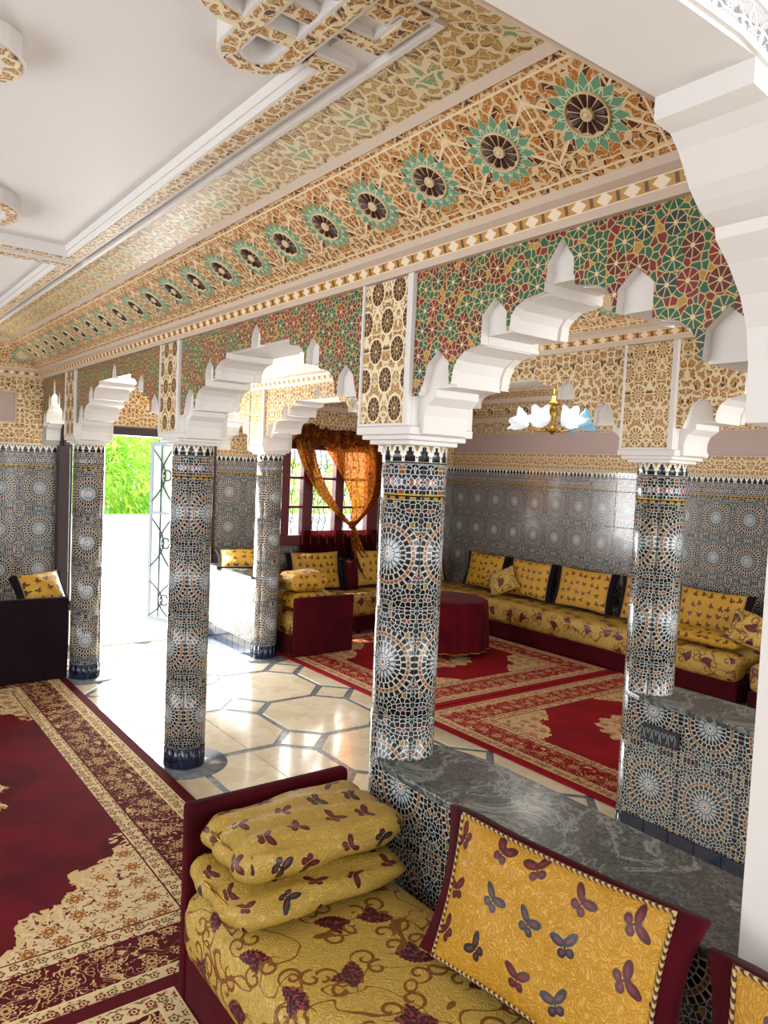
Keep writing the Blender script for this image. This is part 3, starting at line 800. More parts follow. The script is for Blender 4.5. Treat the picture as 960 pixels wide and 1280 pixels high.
def column(cx, cy, fx, label, group, rot, pmat, low=0.0):
    t = thing('tiled_column', (cx, cy, 0), label, 'column', group)
    MB().lathe((cx, cy, 0), [(.118, 0.0), (.118, 2.0)], 30).build('core', 'grout', t)
    me = AR
    def ct(nm, z0, z1, mt, n, r=.1185, t_=.007):
        key = (nm, round(z1-z0, 4), n)
        if key not in me:
            a = PI/n; g = .0018/r; seg = max(2, int(24/n)); hh = (z1-z0)/2-.0015; v = []; f = []; uv = []
            for i in range(seg+1):
                q = -a+g+(2*a-2*g)*i/seg
                for (rr, zz) in ((r, -hh), (r+t_, -hh+.002), (r+t_, hh-.002), (r, hh)): v.append((rr*math.cos(q), rr*math.sin(q), zz))
                uv.append(q*(r+t_))
            for i in range(seg):
                for j in range(3): f.append((i*4+j, (i+1)*4+j, (i+1)*4+j+1, i*4+j+1))
            f.append((0, 1, 2, 3)); f.append((seg*4+3, seg*4+2, seg*4+1, seg*4))
            m_ = bpy.data.meshes.new(nm); m_.from_pydata(v, [], f); ul = m_.uv_layers.new(name='UVMap')
            for p in m_.polygons:
                p.use_smooth = len(p.vertices) == 4 and p.index < seg*3
                for li, vi in zip(p.loop_indices, p.vertices): ul.data[li].uv = (uv[vi//4], v[vi][2])
            m_.materials.append(MATS[mt]); m_.update(); me[key] = m_
        for k_ in range(n):
            inst(nm, me[key], t, Matrix.Translation((cx, cy, (z0+z1)/2)) @ Matrix.Rotation(rot+2*PI*k_/n, 4, 'Z'))
    ct('crown_tile', 1.925, 1.995, 'crown', 3); ct('frieze_tile', 1.79, 1.925, 'frieze', 3)
    for i in range(4):
        ct('tile', .13+.415*i, .13+.415*(i+1), 'zellige', 3)
    ct('base_tile', 0, .13, 'blue_glaze', 14, t_=.008)
    pw = .155; x0, x1 = fx-.008, fx+TH+.008
    mb = MB(); mb.box(x0-.006, x1+.006, cy-pw-.012, cy+pw+.012, 2.030, 2.060); mb.box(x0+.008, x1-.008, cy-pw+.008, cy+pw-.008, 2.012, 2.030); mb.box(x0+.03, x1-.03, cy-pw+.03, cy+pw-.03, 1.995, 2.012)
    mb.build('capital', 'plaster', t, bevel=.004)
    MB().box(fx, fx+TH, cy-pw, cy+pw, 2.06, 2.60).build('pier_block', 'plaster', t)
    for xx, sg in ((fx, -1), (fx+TH, 1)):
        a, b = (xx-.010, xx) if sg < 0 else (xx, xx+.010)
        MB().box(a, b, cy-pw+.03, cy+pw-.012, 2.072, 2.595).build('carved_panel', pmat, t, uv='x', uvo=(-cy, -2.072))
        a, b = (xx-.020, xx) if sg < 0 else (xx, xx+.020)
        m_ = MB(); m_.box(a, b, cy-pw, cy-pw+.03, 2.06, 2.60); m_.box(a, b, cy+pw-.012, cy+pw, 2.06, 2.60); m_.box(a, b, cy-pw+.03, cy+pw-.012, 2.06, 2.072)
        m_.build('panel_frame', 'plaster', t, bevel=.003)
    return t
CX1, CX2 = 1.851, 3.531
yA, yB, yC = 6.667, 4.443, 2.280
def face(cx, cy): return math.atan2(-cy, -cx)     # azimuth that faces the entrance to the hall
g1 = 'columns of the front arcade'; g2 = 'columns of the back arcade'
column(CX1, yA, X1, 'mosaic-tiled round column beside the dark sofa end, left of the open door', g1, face(CX1, yA), 'pier_brown')
column(CX1, yB, X1, 'slim mosaic-tiled round column with navy foot, in front of the patterned floor edge of the maroon rug', g1, face(CX1, yB)+R(55), 'pier_brown')
column(CX1, yC, X1, 'nearest and widest mosaic-tiled round column, rising behind the folded yellow quilts', g1, face(CX1, yC)-R(44), 'pier_brown')
column(CX2, 6.584, X2, 'mosaic-tiled round column at the end of the low wall, just left of the curtained window', g2, face(CX2, 6.584)+R(40), 'pier_gold')
column(CX2, yB-.02, X2, 'mosaic-tiled round column almost wholly hidden behind the nearest column', g2, face(CX2, yB), 'pier_gold')
column(CX2, 2.296, X2, 'mosaic-tiled round column standing in front of the long yellow sofa, with gold lattice above', g2, face(CX2, 2.296)-R(62), 'pier_gold')
pw = .155
ag1 = 'arches of the front arcade'; ag2 = 'arches of the back arcade'
arch(yA+pw, YW, X1, 'narrow scalloped white arch between the far wall and the leftmost column', 'red_green', ag1)
arch(yB+pw, yA-pw, X1, 'white scalloped arch in front of the open garden door', 'red_green', ag1)
arch(yC+pw, yB-pw, X1, 'wide white scalloped arch left of the nearest column, through which the window shows', 'red_green', ag1)
arch(.83, yC-pw, X1, 'nearest scalloped arch with large red and green star mosaic, right of the nearest column', 'red_green', ag1)
arch(6.584+pw, YW, X2, 'small gold arch over the short low wall by the far window', 'gold', ag2)
arch(yB-.02+pw, 6.584-pw, X2, 'brightly lit gold carved arch framing the curtained window', 'gold', ag2)
arch(2.296+pw, yB-.02-pw, X2, 'gold carved arch in front of the chandelier', 'gold', ag2)
arch(.80, 2.296-pw, X2, 'gold carved arch at the right, beyond the star mosaic arch', 'gold', ag2)
struct('trim_20', (X1+.02, X1+TH-.02, .5, YW, 2.60, 3.15), 'plaster'); struct('trim_21', (X2+.02, X2+TH-.02, YN, YW, 2.60, 3.15), 'plaster')

# near pier of both arcades and the plain cross arch over the viewer
struct('wall_pier', (X1+.012, X1+TH, .667, .835, 0, 3.15), 'plaster')
struct('wall_pier', (X2, X2+TH, .5, .80, 0, 3.15), 'plaster')
struct('trim_22', (X1, X1+TH, YN, .667, 2.3, 3.15), 'plaster')
half = [(1.72, 0.0), (1.712, 2.03), (1.602, 2.035), (1.597, 2.161), (1.58, 2.234), (1.545, 2.296), (1.49, 2.351), (1.438, 2.388), (1.432, 2.41), (1.385, 2.425), (1.361, 2.44), (1.335, 2.462), (1.314, 2.49), (1.290, 2.52), (1.262, 2.543), (1.215, 2.549), (1.209, 2.55), (1.209, 2.592)]
xm = -.28
mir = [(2*xm-x, z) for x, z in reversed(half[1:])]
ca = thing('trim_23', (xm, .76, 2.03), None, None, kind='structure')
MB().prism(half[1:]+mir+[(mir[-1][0], 3.15), (1.712, 3.15)], 1, .667, .85).build('cross_arch', 'plaster', ca)
# carved band and fillets on the face towards the viewer, following the stepped edge
def off_path(p, d):
    out = []
    for i in range(len(p)):
        a = Vector(p[max(i-1, 0)]); b = Vector(p[min(i+1, len(p)-1)]); t = (b-a).normalized(); n = Vector((-t.y, t.x)); n = -n if n.y < 0 and abs(n.y) > .2 or (abs(n.y) <= .2 and n.x < 0) else n
        out.append((p[i][0]+n.x*d, p[i][1]+n.y*d))
    return out
smooth_edge = [(1.66, 2.05), (1.65, 2.2), (1.57, 2.33), (1.46, 2.44), (1.38, 2.50), (1.25, 2.585), (1.15, 2.60), (-1.0, 2.60)]
def face_band(name, mat, d0, d1, th_):
    e0 = off_path(smooth_edge, d0); e1 = off_path(smooth_edge, d1)
    mb = MB()
    for i in range(len(e0)-1):
        q = [e0[i], e0[i+1], e1[i+1], e1[i]]
        mb.add([(x, .667-th_, z) for x, z in q]+[(x, .67, z) for x, z in q], [(0, 1, 2, 3), (0, 4, 5, 1), (2, 6, 7, 3), (7, 6, 5, 4)])
    return mb.build(name, mat, ca, uv='y')
face_band('fillet', 'plaster', .0, .014, .008); face_band('carved_band', 'white_lace', .014, .075, .003); face_band('fillet', 'plaster', .075, .095, .008)

# ---- low walls with marble tops between columns
def low_wall(y0, y1, x0, x1, label, group, col_end, tip=True):
    t = thing('low_wall', ((x0+x1)/2, (y0+y1)/2, 0), label, 'low wall', group)
    MB().box(x0+.03, x1-.03, y0, y1, 0, .775).build('core', 'grout', t)
    rows = [('base_tile', 0, .16, 'blue_glaze'), ('tile', .16, .545, 'zellige'), ('tile', .545, .772, 'zellige')]
    n = max(1, round((y1-y0)/.33)); w_ = (y1-y0)/n
    for side, pl in (('-x', x0+.03), ('+x', x1-.03)):
        for nm, z0, z1, mt in rows:
            if nm == 'base_tile':
                nb = max(1, round((y1-y0)/.135)); wb = (y1-y0)/nb
                for k_ in range(nb):
                    t_, nr = (Vector((0, -1, 0)), Vector((-1, 0, 0))) if side == '-x' else (Vector((0, 1, 0)), Vector((1, 0, 0)))
                    Mx = Matrix(((t_.x, 0, nr.x, pl), (t_.y, 0, nr.y, y0+wb*(k_+.5)), (0, 1, 0, .08), (0, 0, 0, 1)))
                    inst('base_tile', tile_mesh((-wb/2, wb/2, -.08, .08), mt, t=.012), t, Mx)
            else:
                tile_wall(t, side, pl, y0, y1, rows=[(nm, z0, z1, mt)], n=n)
    return t
lw = 'low tiled walls with grey marble tops'
b1 = low_wall(.83, 2.30, 1.70, 2.07, 'low mosaic wall with veined grey marble top behind the big butterfly cushions', lw, 'C')
MB().prism([(1.69, .84), (2.08, .84), (2.08, 1.95), (2.055, 2.12), (2.0, 2.27), (1.93, 2.34), (1.80, 2.34), (1.735, 2.29), (1.70, 2.2), (1.69, 2.05)], 2, .772, .80).build('marble_top', 'marble', b1, bevel=.006)
b2 = low_wall(.80, 2.33, 3.385, 3.70, 'low mosaic wall with navy foot and carved plaque, at the right', lw, 'D')
MB().prism([(3.37, .80), (3.72, .80), (3.72, 2.30), (3.66, 2.40), (3.52, 2.42), (3.42, 2.36), (3.37, 2.24)], 2, .772, .80).build('marble_top', 'marble', b2, bevel=.006)
b3 = low_wall(6.60, YW, 3.385, 3.70, 'low mosaic wall glaring with daylight beside the open door', lw, 'E')
MB().prism([(3.37, 6.58), (3.72, 6.58), (3.72, YW-.01), (3.37, YW-.01)], 2, .772, .80).build('marble_top', 'marble', b3, bevel=.006)
# carved plaque with a running arabesque
pq = MB().box(3.376, 3.402, 2.02, 2.225, .585, .665).build('plaque', 'iron', b2, bevel=.003)
mb = MB()
for i in range(9):
    yy = 2.035+i*.0222
    mb.tube([(3.374, yy+.008*math.cos(a)*(1 if i % 2 else -1), .625+.026*math.sin(a*.9)) for a in [q*.5 for q in range(-3, 8)]], .0022, 5)
mb.build('carving', 'iron_light', pq)

# ================================================================== DOOR AND WINDOW
d = thing('door_1', ((DX0+DX1)/2, YW, 0), None, None, kind='structure')
for a, b in ((DX0-.10, DX0+.01), (DX1-.01, DX1+.035)):
    MB().box(a, b, YW-.05, YW+.21, 0, 2.20).build('door_jamb', 'dark_wood', d, bevel=.004)
MB().box(DX0-.10, DX1+.035, YW-.06, YW+.21, DZ-.035, DZ+.045).build('lintel', 'dark_wood', d, bevel=.004)
MB().box(DX0-.14, DX0-.04, YW-.16, YW-.05, 0, 1.99).build('door_post', 'dark_wood', d, bevel=.006)
MB().box(DX0-.085, DX0-.06, YW-.12, YW-.05, 1.99, 2.3).build('door_post', 'maroon_wood', d, bevel=.004)
MB().box(DX0-.10, DX1+.035, YW-.05, YW+.25, -.003, .012).build('threshold', 'plaster', d)
def door_leaf(hx, hy, ex, ey):
    ln = math.hypot(ex-hx, ey-hy); ux, uy = (ex-hx)/ln, (ey-hy)/ln
    P = lambda s, z, o=0: (hx+ux*s-uy*o, hy+uy*s+ux*o, z)
    def bar(nm, s0, z0, s1, z1, th=.02, mat='iron_light'):
        mb = MB(); 
        v = [P(a, b, o) for o in (-th/2, th/2) for a, b in ((s0, z0), (s1, z0), (s1, z1), (s0, z1))]
        mb.add(v, [(0, 1, 2, 3), (7, 6, 5, 4), (0, 4, 5, 1), (1, 5, 6, 2), (2, 6, 7, 3), (3, 7, 4, 0)]); return mb.build(nm, mat, leaf)
    o = bpy.data.objects.new('door_leaf', None); o.parent = d; C.objects.link(o); ORG[o.name] = ORG[d.name]; leaf = o
    bar('stile', 0, .04, .05, 2.1); bar('stile', ln-.04, .04, ln, 2.1); bar('rail', .05, .04, ln-.04, .09); bar('rail', .05, 2.05, ln-.04, 2.1); bar('rail', .05, 1.28, ln-.04, 1.30)
    bar('pane', .05, .09, ln-.04, 2.05, .006, 'frosted')
    def curve(pts): MB().tube([P(s, z, .016) for s, z in pts], .008, 5).build('scroll', 'iron', leaf)
    m_ = ln/2
    for s in (m_-.2, m_, m_+.2):
        curve([(s, .1), (s, 1.28)]); curve([(s, 1.3), (s, 2.05)])
    for zc, hh in ((.3, .2), (.95, .28), (1.72, .3)):
        for sg in (-1, 1):
            curve([(m_+sg*(.03+.17*math.sin(PI*t)), zc-hh+2*hh*t) for t in [q/12 for q in range(13)]])
            curve([(m_+sg*(.11+.06*math.cos(a)), zc+.06*math.sin(a)) for a in [q*.5 for q in range(13)]])
            curve([(m_+sg*(.34-.20*math.sin(PI*t)), zc-hh+2*hh*t) for t in [q/12 for q in range(13)]])
    MB().tube([P(ln-.05, 1.05, -.05), P(ln-.05, 1.15, -.05)], .01, 8).build('handle', 'gold_metal', leaf)
door_leaf(DX1-.04, YW+.16, 3.06, 8.55)
door_leaf(DX0+.03, YW+.16, 1.45, 8.40)

wn = thing('window_1', ((WX0+WX1)/2, YW, WZ0), None, None, kind='structure')
fr = MB(); fy0, fy1 = YW-.045, YW+.05
MB().box(WX0-.02, WX0+.07, fy0, fy1, WZ0, WZ1+.02).build('frame_side', 'maroon_frame', wn, bevel=.005)
MB().box(WX1-.14, WX1+.02, fy0, fy1, WZ0, WZ1+.02).build('frame_side', 'maroon_frame', wn, bevel=.005)
MB().box(WX0+.07, WX1-.14, fy0, fy1, WZ1-.05, WZ1+.02).build('frame_top', 'maroon_frame', wn, bevel=.005)
MB().box(WX0-.05, WX1+.03, fy0-.03, fy1, WZ0-.01, WZ0+.11).build('sill', 'maroon_frame', wn, bevel=.008)
cols = [(4.38, 4.56), (4.69, 5.01), (5.13, 5.49)]
for a, b in ((4.56, 4.69), (5.01, 5.13)):
    MB().box(a, b, fy0, fy1, WZ0+.11, WZ1-.05).build('mullion', 'maroon_frame', wn, bevel=.005)
zr = [WZ0+.11, 1.40, 1.435, 1.74, 1.775, WZ1-.05]
for a, b in cols:
    for z in (1.40, 1.74): MB().box(a, b, fy0+.01, fy1-.01, z, z+.032).build('glazing_bar', 'maroon_frame', wn, bevel=.003)
    for i in range(3):
        MB().box(a, b, YW+.0, YW+.004, zr[2*i], zr[2*i+1]).build('pane', 'glass', wn)
    nb = 2 if b-a < .25 else 4
    for k_ in range(nb):
        s = a+(b-a)*(k_+.5)/nb
        MB().tube([(s+.014*math.sin(z*19+k_), YW+.13, z) for z in [WZ0+.1+q*.04 for q in range(27)]], .006, 5).build('grille_bar', 'iron', wn)
        for z in (1.25, 1.58, 1.9):
            MB().tube([(s+.03*math.cos(t), YW+.13, z+.03*math.sin(t)) for t in [q*.7 for q in range(10)]], .005, 5).build('grille_scroll', 'iron', wn)

# curtains
def sheet(fn, ns, nt, name, mat, par):
    v = []; f = []
    for i in range(ns+1):
        for j in range(nt+1): v.append(fn(i/ns, j/nt))
    for i in range(ns):
        for j in range(nt): f.append((i*(nt+1)+j, (i+1)*(nt+1)+j, (i+1)*(nt+1)+j+1, i*(nt+1)+j+1))
    return MB().add(v, f, None, True).build(name, mat, par)
cu = thing('curtain', (4.97, YW-.08, .8), 'orange sheer curtain knotted in the middle under a gathered brown valance, over the far window', 'curtain')
ky = YW-.13
def lerp(a, b, t): return a+(b-a)*t
def sweep(top0, top1, mid, wk, name, mat, sag):
    # s across the folds, t down to the knot
    def fn(s, t):
        x0 = lerp(top0, top1, s); e = t**1.25
        x = lerp(x0, mid+(s-.5)*wk, e)+sag*math.sin(PI*t)*(1-.3*s); z = lerp(2.2, 1.20, t)-.05*math.sin(PI*t)
        return (x, ky+.03*math.sin(s*26)*(1-.4*t)+.02*t, z)
    return sheet(fn, 26, 18, name, mat, cu)
sweep(4.38, 4.62, 5.20, .06, 'left_panel', 'sheer_dense', -.05)
sweep(4.72, 5.72, 5.24, .06, 'right_panel', 'sheer_orange', .20)
sweep(5.50, 5.72, 5.26, .05, 'right_panel', 'sheer_dense', .16)
MB().lathe((5.23, ky+.02, 1.20), [(.0, .05), (.03, .045), (.045, .0), (.03, -.045), (0, -.05)], 14).build('knot', 'sheer_dense', cu)
def tail(s, t):
    w_ = .05+.16*math.sin(PI*min(1, t*.75))*.8
    return (5.23+(s-.5)*w_+.10*t*t, ky-.01-.16*t+.02*math.sin(s*18), 1.18-.58*t)
sheet(tail, 18, 12, 'tail', 'sheer_dense', cu)
def valance(s, t):
    x = lerp(4.36, 5.66, s); r = .075
    z = 2.36-.24*t+.018*math.sin(s*70)+.03*math.sin(s*9); y = YW-.05-r*math.sin(PI*t)-.03*math.sin(s*55+t*4)-.02*math.sin(s*113+t*9)
    return (x+.012*math.sin(t*14+s*30), y, z+.012*math.sin(s*91+t*11))
o = sheet(valance, 130, 16, 'valance', 'sheer_dense', cu)
MB().tube([(4.3, YW-.06, 2.33), (5.72, YW-.06, 2.33)], .012, 8).build('rod', 'dark_wood', cu)
def lowc(s, t): return (lerp(4.52, 5.62, s), YW-.085+.012*math.sin(s*60), lerp(1.14, .80 if s > .25 else .70, t)+.012*math.sin(s*40)*t)
sheet(lowc, 60, 6, 'lower_panel', 'sheer_maroon', cu)

# ================================================================== FURNISHINGS
def soft(x0, x1, y0, y1, z0, z1, r, n=(10, 14, 5), puff=.0, wob=.0, seed=0, uvf=None, ez=1.0):
    # rounded, slightly puffed block as one closed mesh; r is the rounding radius
    nx, ny, nz = n; cx, cy, cz = (x0+x1)/2, (y0+y1)/2, (z0+z1)/2; hx, hy, hz = (x1-x0)/2, (y1-y0)/2, (z1-z0)/2
    rr = Vector((min(r, hx), min(r, hy), min(r, hz)*ez)); idx = {}; v = []; f = []; uvs = []; rn = random.Random(seed)
    ph = [rn.uniform(0, 6.28) for _ in range(6)]
    def vert(a, b, c):
        k_ = (round(a, 5), round(b, 5), round(c, 5))
        if k_ in idx: return idx[k_]
        p = Vector((a*hx, b*hy, c*hz)); q = Vector((max(-hx+rr.x, min(hx-rr.x, p.x)), max(-hy+rr.y, min(hy-rr.y, p.y)), max(-hz+rr.z, min(hz-rr.z, p.z))))
        e = Vector(((p.x-q.x)/rr.x, (p.y-q.y)/rr.y, (p.z-q.z)/rr.z)); l = e.length
        m_ = max(abs(e.x), abs(e.y), abs(e.z))
        if l > 1e-6: e = e*(m_/l)
        q = q+Vector((e.x*rr.x, e.y*rr.y, e.z*rr.z))
        bul = (1-a*a)*(1-b*b)
        q.z += puff*bul*(1 if c > 0 else .3*-1)*abs(c)+wob*math.sin(a*3+ph[0]+b*5)*math.sin(b*7+ph[1])*(1 if c > 0 else 0)
        q.x += wob*.6*math.sin(b*9+ph[2])*a; q.y += wob*.6*math.sin(a*8+ph[3]+c*2)*b
        idx[k_] = len(v); v.append((cx+q.x, cy+q.y, cz+q.z)); return idx[k_]
    def face(ax, sg):
        dims = [(ny, nz), (nx, nz), (nx, ny)][ax]; oth = [(1, 2), (0, 2), (0, 1)][ax]
        for i in range(dims[0]):
            for j in range(dims[1]):
                q = []; uv = []
                for (di, dj) in ((0, 0), (1, 0), (1, 1), (0, 1)):
                    c = [0, 0, 0]; c[ax] = sg; 
                    ta = -1+2*(i+di)/dims[0]; tb = -1+2*(j+dj)/dims[1]
                    ta = math.sin(ta*PI/2)*.45+ta*.55; tb = math.sin(tb*PI/2)*.45+tb*.55
                    c[oth[0]] = ta; c[oth[1]] = tb
                    k_ = vert(*c); q.append(k_)
                    p = (c[0]*hx, c[1]*hy, c[2]*hz)
                    if ax == 2: uv.append((p[1], p[0]))
                    elif ax == 0: uv.append((p[1], sg*(hx+(hz-p[2]))))
                    else: uv.append((sg*(hy+(hz-p[2])), p[0]))
                if (sg > 0) == (ax != 1): f.append(q); uvs.append(uv)
                else: f.append(q[::-1]); uvs.append(uv[::-1])
    for ax in range(3):
        for sg in (-1, 1): face(ax, sg)
    off = (rn.uniform(0, 3), rn.uniform(0, 3))
    uvs = [[(a+off[0], b+off[1]) for a, b in u] for u in uvs]
    return MB().add(v, f, uvs, True)
def sofa(base, mat, label, group, seed, front, z1=.44, bmat='velvet', arm=None, cover='vine', zb=.2, r=.075):
    x0, x1, y0, y1 = base; t = thing('sofa', ((x0+x1)/2, (y0+y1)/2, 0), label, 'sofa', group)
    k_ = .035; a = [x0, x1, y0, y1]
    b = list(base)
    if front == '-x': b[0] += k_
    if front == '-y': b[2] += k_
    if front == '+x': b[1] -= k_
    MB().box(b[0], b[1], b[2], b[3], .028, zb).build('base', bmat, t, bevel=.012)
    ny = max(10, int((y1-y0)*14)); nx = max(10, int((x1-x0)*14))
    soft(x0, x1, y0, y1, zb-.01, z1, r, (min(nx, 44), min(ny, 60), 6), .012, .004, seed).build('mattress', cover, t)
    if arm:
        ax0, ax1, ay0, ay1, az = arm
        MB().box(ax0, ax1, ay0, ay1, .015, az).build('end_board', bmat, t, bevel=.018)
    return t
def frame(nx_, ny_, lean):
    n = Vector((nx_, ny_, 0)).normalized(); up = Vector((0, 0, 1)); le = R(lean)
    b = up*math.cos(le)-n*math.sin(le); nn = n*math.cos(le)+up*math.sin(le); a = b.cross(nn); return a, b, nn
def cushion(c, nrm, lean, w_, h, t_, label, group, cover='butterfly_small', side='velvet_dark', roll=0.0, cord='cord', seed=0, bulge=.05, name='cushion', res=18, flange=.05):
    a, b, n = frame(nrm[0], nrm[1], lean)
    if roll: q = Matrix.Rotation(R(roll), 3, n); a = q @ a; b = q @ b
    t = bpy.data.objects.new(name, None); C.objects.link(t); t.empty_display_size = .05
    t.matrix_world = Matrix(((a.x, b.x, n.x, c[0]), (a.y, b.y, n.y, c[1]), (a.z, b.z, n.z, c[2]), (0, 0, 0, 1))); ORG[t.name] = Vector(c)
    tag(t, label, 'cushion', group)
    rn = random.Random(seed); ou, ov = rn.uniform(0, 4), rn.uniform(0, 4); N = res; ph = rn.uniform(0, 6)
    def sh(p, q):      # outline pulled in between the corners
        return (p*w_/2*(1-.045*(1-q*q)), q*h/2*(1-.06*(1-p*p)))
    def shell(sg):
        v = []; f = []; uv = []
        for i in range(N+1):
            for j in range(N+1):
                p = -1+2*i/N; q = -1+2*j/N; p = math.sin(p*PI/2)*.5+p*.5; q = math.sin(q*PI/2)*.5+q*.5
                x, y = sh(p, q); z = t_/2+(bulge if sg > 0 else .012)*((1-p**4)*(1-q**4))**.75+.006*math.sin(p*5+ph)*math.sin(q*6+ph)*(1-p*p)
                v.append((x, y, sg*z))
        for i in range(N):
            for j in range(N):
                k4 = [i*(N+1)+j, (i+1)*(N+1)+j, (i+1)*(N+1)+j+1, i*(N+1)+j+1]
                if sg < 0: k4 = k4[::-1]
                f.append(k4); uv.append([(v[k_][0]+ou, v[k_][1]+ov) for k_ in k4])
        return MB().add(v, f, uv, True)
    shell(1).build('front_cover', cover, t, local=True, org=ORG[t.name]); shell(-1).build('back_cover', side, t, local=True, org=ORG[t.name])
    per = [(-1+2*i/N, -1) for i in range(N)]+[(1, -1+2*i/N) for i in range(N)]+[(1-2*i/N, 1) for i in range(N)]+[(-1, 1-2*i/N) for i in range(N)]
    pts = [sh(*p) for p in per]
    v = []; f = []; m_ = len(pts)
    for x, y in pts:
        l = math.hypot(x, y)
        ex = max(0.0, abs(x)/(w_/2)-.86)/.14; ex = min(1.0, ex)**1.5; sx_ = 1 if x > 0 else -1
        for s_, o_ in ((-1, 0), (-.4, .7), (.3, 1.0), (.9, .95), (1, 0)): v.append((x+sx_*ex*o_*flange+x/l*o_*.01, y+y/l*o_*.014, s_*t_/2))
    for i in range(m_):
        for j in range(4): f.append((i*5+j, ((i+1) % m_)*5+j, ((i+1) % m_)*5+j+1, i*5+j+1))
    MB().add(v, f, None, True).build('side_panel', side, t, local=True, org=ORG[t.name])
    if cord: MB().tube([(x*1.004, y*1.004, t_/2+.002) for x, y in pts+pts[:1]], .0055, 6).build('piping', cord, t, local=True, org=ORG[t.name])
    return t
def quilt(b, label, group, seed, cover='quilt_cloth', r=.09, puff=.01, layers_=1):
    x0, x1, y0, y1, z0, z1 = b
    t = thing('folded_quilt', ((x0+x1)/2, (y0+y1)/2, z0), label, 'quilt', group)
    soft(x0, x1, y0, y1, z0, z1, r, (24, 16, 8), puff, .012, seed).build('cover', cover, t)
    # seam cord that runs round the open end of the fold
    zc = (z0+z1)/2; hz = (z1-z0)/2
    MB().tube([(x0+.012+.03*(1-math.cos(q)), y0+.03+(y1-y0-.06)*(.5+.5*math.sin(q)*.9), zc+hz*.55*math.cos(q)) for q in [i*2*PI/24 for i in range(25)]], .004, 5).build('seam', 'gold_metal', t)
    return t
# --- near sofa
sofa((.99, 1.685, -1.2, 2.40), None, 'yellow brocade sofa with maroon base and end board, nearest the viewer', None, 3, '-x', .445, 'velvet', (1.02, 1.69, 2.40, 2.455, .715), zb=.2, r=.085)
q1 = 'folded quilts on the nearest sofa'
quilt((.995, 1.665, 1.95, 2.385, .464, .565), 'lower folded yellow quilt lying on the nearest sofa against its end board', q1, 5)
quilt((1.035, 1.685, 1.99, 2.385, .580, .703), 'topmost folded yellow butterfly quilt on the nearest sofa', q1, 9)
cg = 'big cushions on the nearest sofa'
cushion((1.560, 1.258, .684), (-1, 0), 17, .70, .405, .09, 'big yellow cushion with butterflies and maroon sides, leaning on the marble-topped wall nearest the quilts', cg, 'butterfly', 'velvet', 3.5, seed=2, bulge=.04, res=26, flange=.062)
cushion((1.560, .41, .684), (-1, 0), 17, .70, .405, .09, 'big yellow butterfly cushion cut off by the right edge of the picture, lower right corner', cg, 'butterfly', 'velvet', 3, seed=4, bulge=.04, res=26, flange=.062)
# --- far left sofa of the first room
sofa((-1.9, 1.66, 6.70, 7.66), None, 'sofa with tall velvet end board coloured dark as backlit left of the leftmost column', None, 11, '-y', .46, 'velvet_dark', (-1.9, 1.70, 6.62, 6.68, .71))  # dark cloth colour here paints in the board's backlit shade
cushion((1.56, 7.02, .67), (0.2, -1), 34, .34, .36, .14, 'plump yellow cushion gleaming with light behind the dark sofa end, far left', None, 'butterfly_small', 'velvet_dark', 4, seed=8, bulge=.10)
# --- second room
sg = 'yellow sofas round the second room'
sofa((6.27, 6.93, 3.25, 7.66), None, 'long yellow sofa along the tiled right wall, behind the round table', sg, 21, '-x')
sofa((4.42, 6.26, 7.02, 7.66), None, 'yellow sofa below the curtained window', sg, 22, '-y')
sofa((3.74, 4.40, 6.42, 7.66), None, 'short yellow sofa with square maroon end board beside the column at the window', sg, 23, '+x', .44, 'velvet', (3.74, 4.44, 6.345, 6.40, .60))
sofa((6.15, 6.93, 1.30, 3.10), None, 'yellow sofa with rounded end at the right edge of the picture', sg, 24, '-x')
sofa((3.74, 4.42, .90, 2.36), None, 'yellow mattress just showing over the marble top of the right low wall', sg, 25, '+x', .585)
quilt((3.76, 4.30, 6.42, 6.85, .46, .62), 'lower folded yellow quilt beside the window column', 'folded quilts by the window column', 31, 'butterfly_small')
quilt((3.76, 4.20, 6.42, 6.80, .64, .82), 'upper folded yellow quilt beside the window column', 'folded quilts by the window column', 32, 'butterfly_small')
quilt((6.30, 6.60, 3.30, 3.95, .462, .57), 'folded yellow quilt on the long sofa, just right of the right-hand column', None, 33, 'butterfly_small')
cgw = 'yellow cushions on the sofas of the second room'
def wall_cush(y0, y1, label, **k): return cushion((6.745, (y0+y1)/2, .680), (-1, 0), 12, y1-y0, .42, .11, label, cgw, flange=.07, **k)
wall_cush(6.46, 7.04, 'yellow cushion on the long sofa beside the small tilted cushion, nearest the room corner', seed=41)
wall_cush(5.72, 6.30, 'yellow cushion on the long sofa, second from the right-hand column', seed=42)
wall_cush(4.90, 5.56, 'yellow cushion on the long sofa, just left of the right-hand column', seed=43)
wall_cush(4.24, 4.70, 'yellow cushion on the long sofa, mostly hidden behind the right-hand column', seed=44)
wall_cush(3.44, 4.08, 'yellow cushion on the long sofa, just right of the right-hand column', seed=45)
wall_cush(2.3, 2.88, 'yellow cushion at the right edge on the round-ended sofa', seed=46)
for yy, lb in ((3.17, 'dark blue velvet cushion at the right picture edge'),):
    cushion((6.80, yy, .63), (-1, -.3), 8, .18, .38, .10, lb, 'dark velvet cushions', 'velvet_dark', 'velvet_dark', 0, cord=None, seed=int(yy*10), flange=.01)
sm = 'small tilted throw cushions'
cushion((6.52, 6.27, .63), (-1, -.5), 25, .26, .26, .05, 'small gold throw cushion standing on its corner on the long sofa', sm, 'gold' if False else 'vine', 'vine', 28, seed=51, bulge=.04)
cushion((6.42, 3.22, .66), (-1, -.4), 20, .27, .27, .05, 'small gold throw cushion tilted at the right picture edge', sm, 'vine', 'vine', -16, seed=52, bulge=.04)
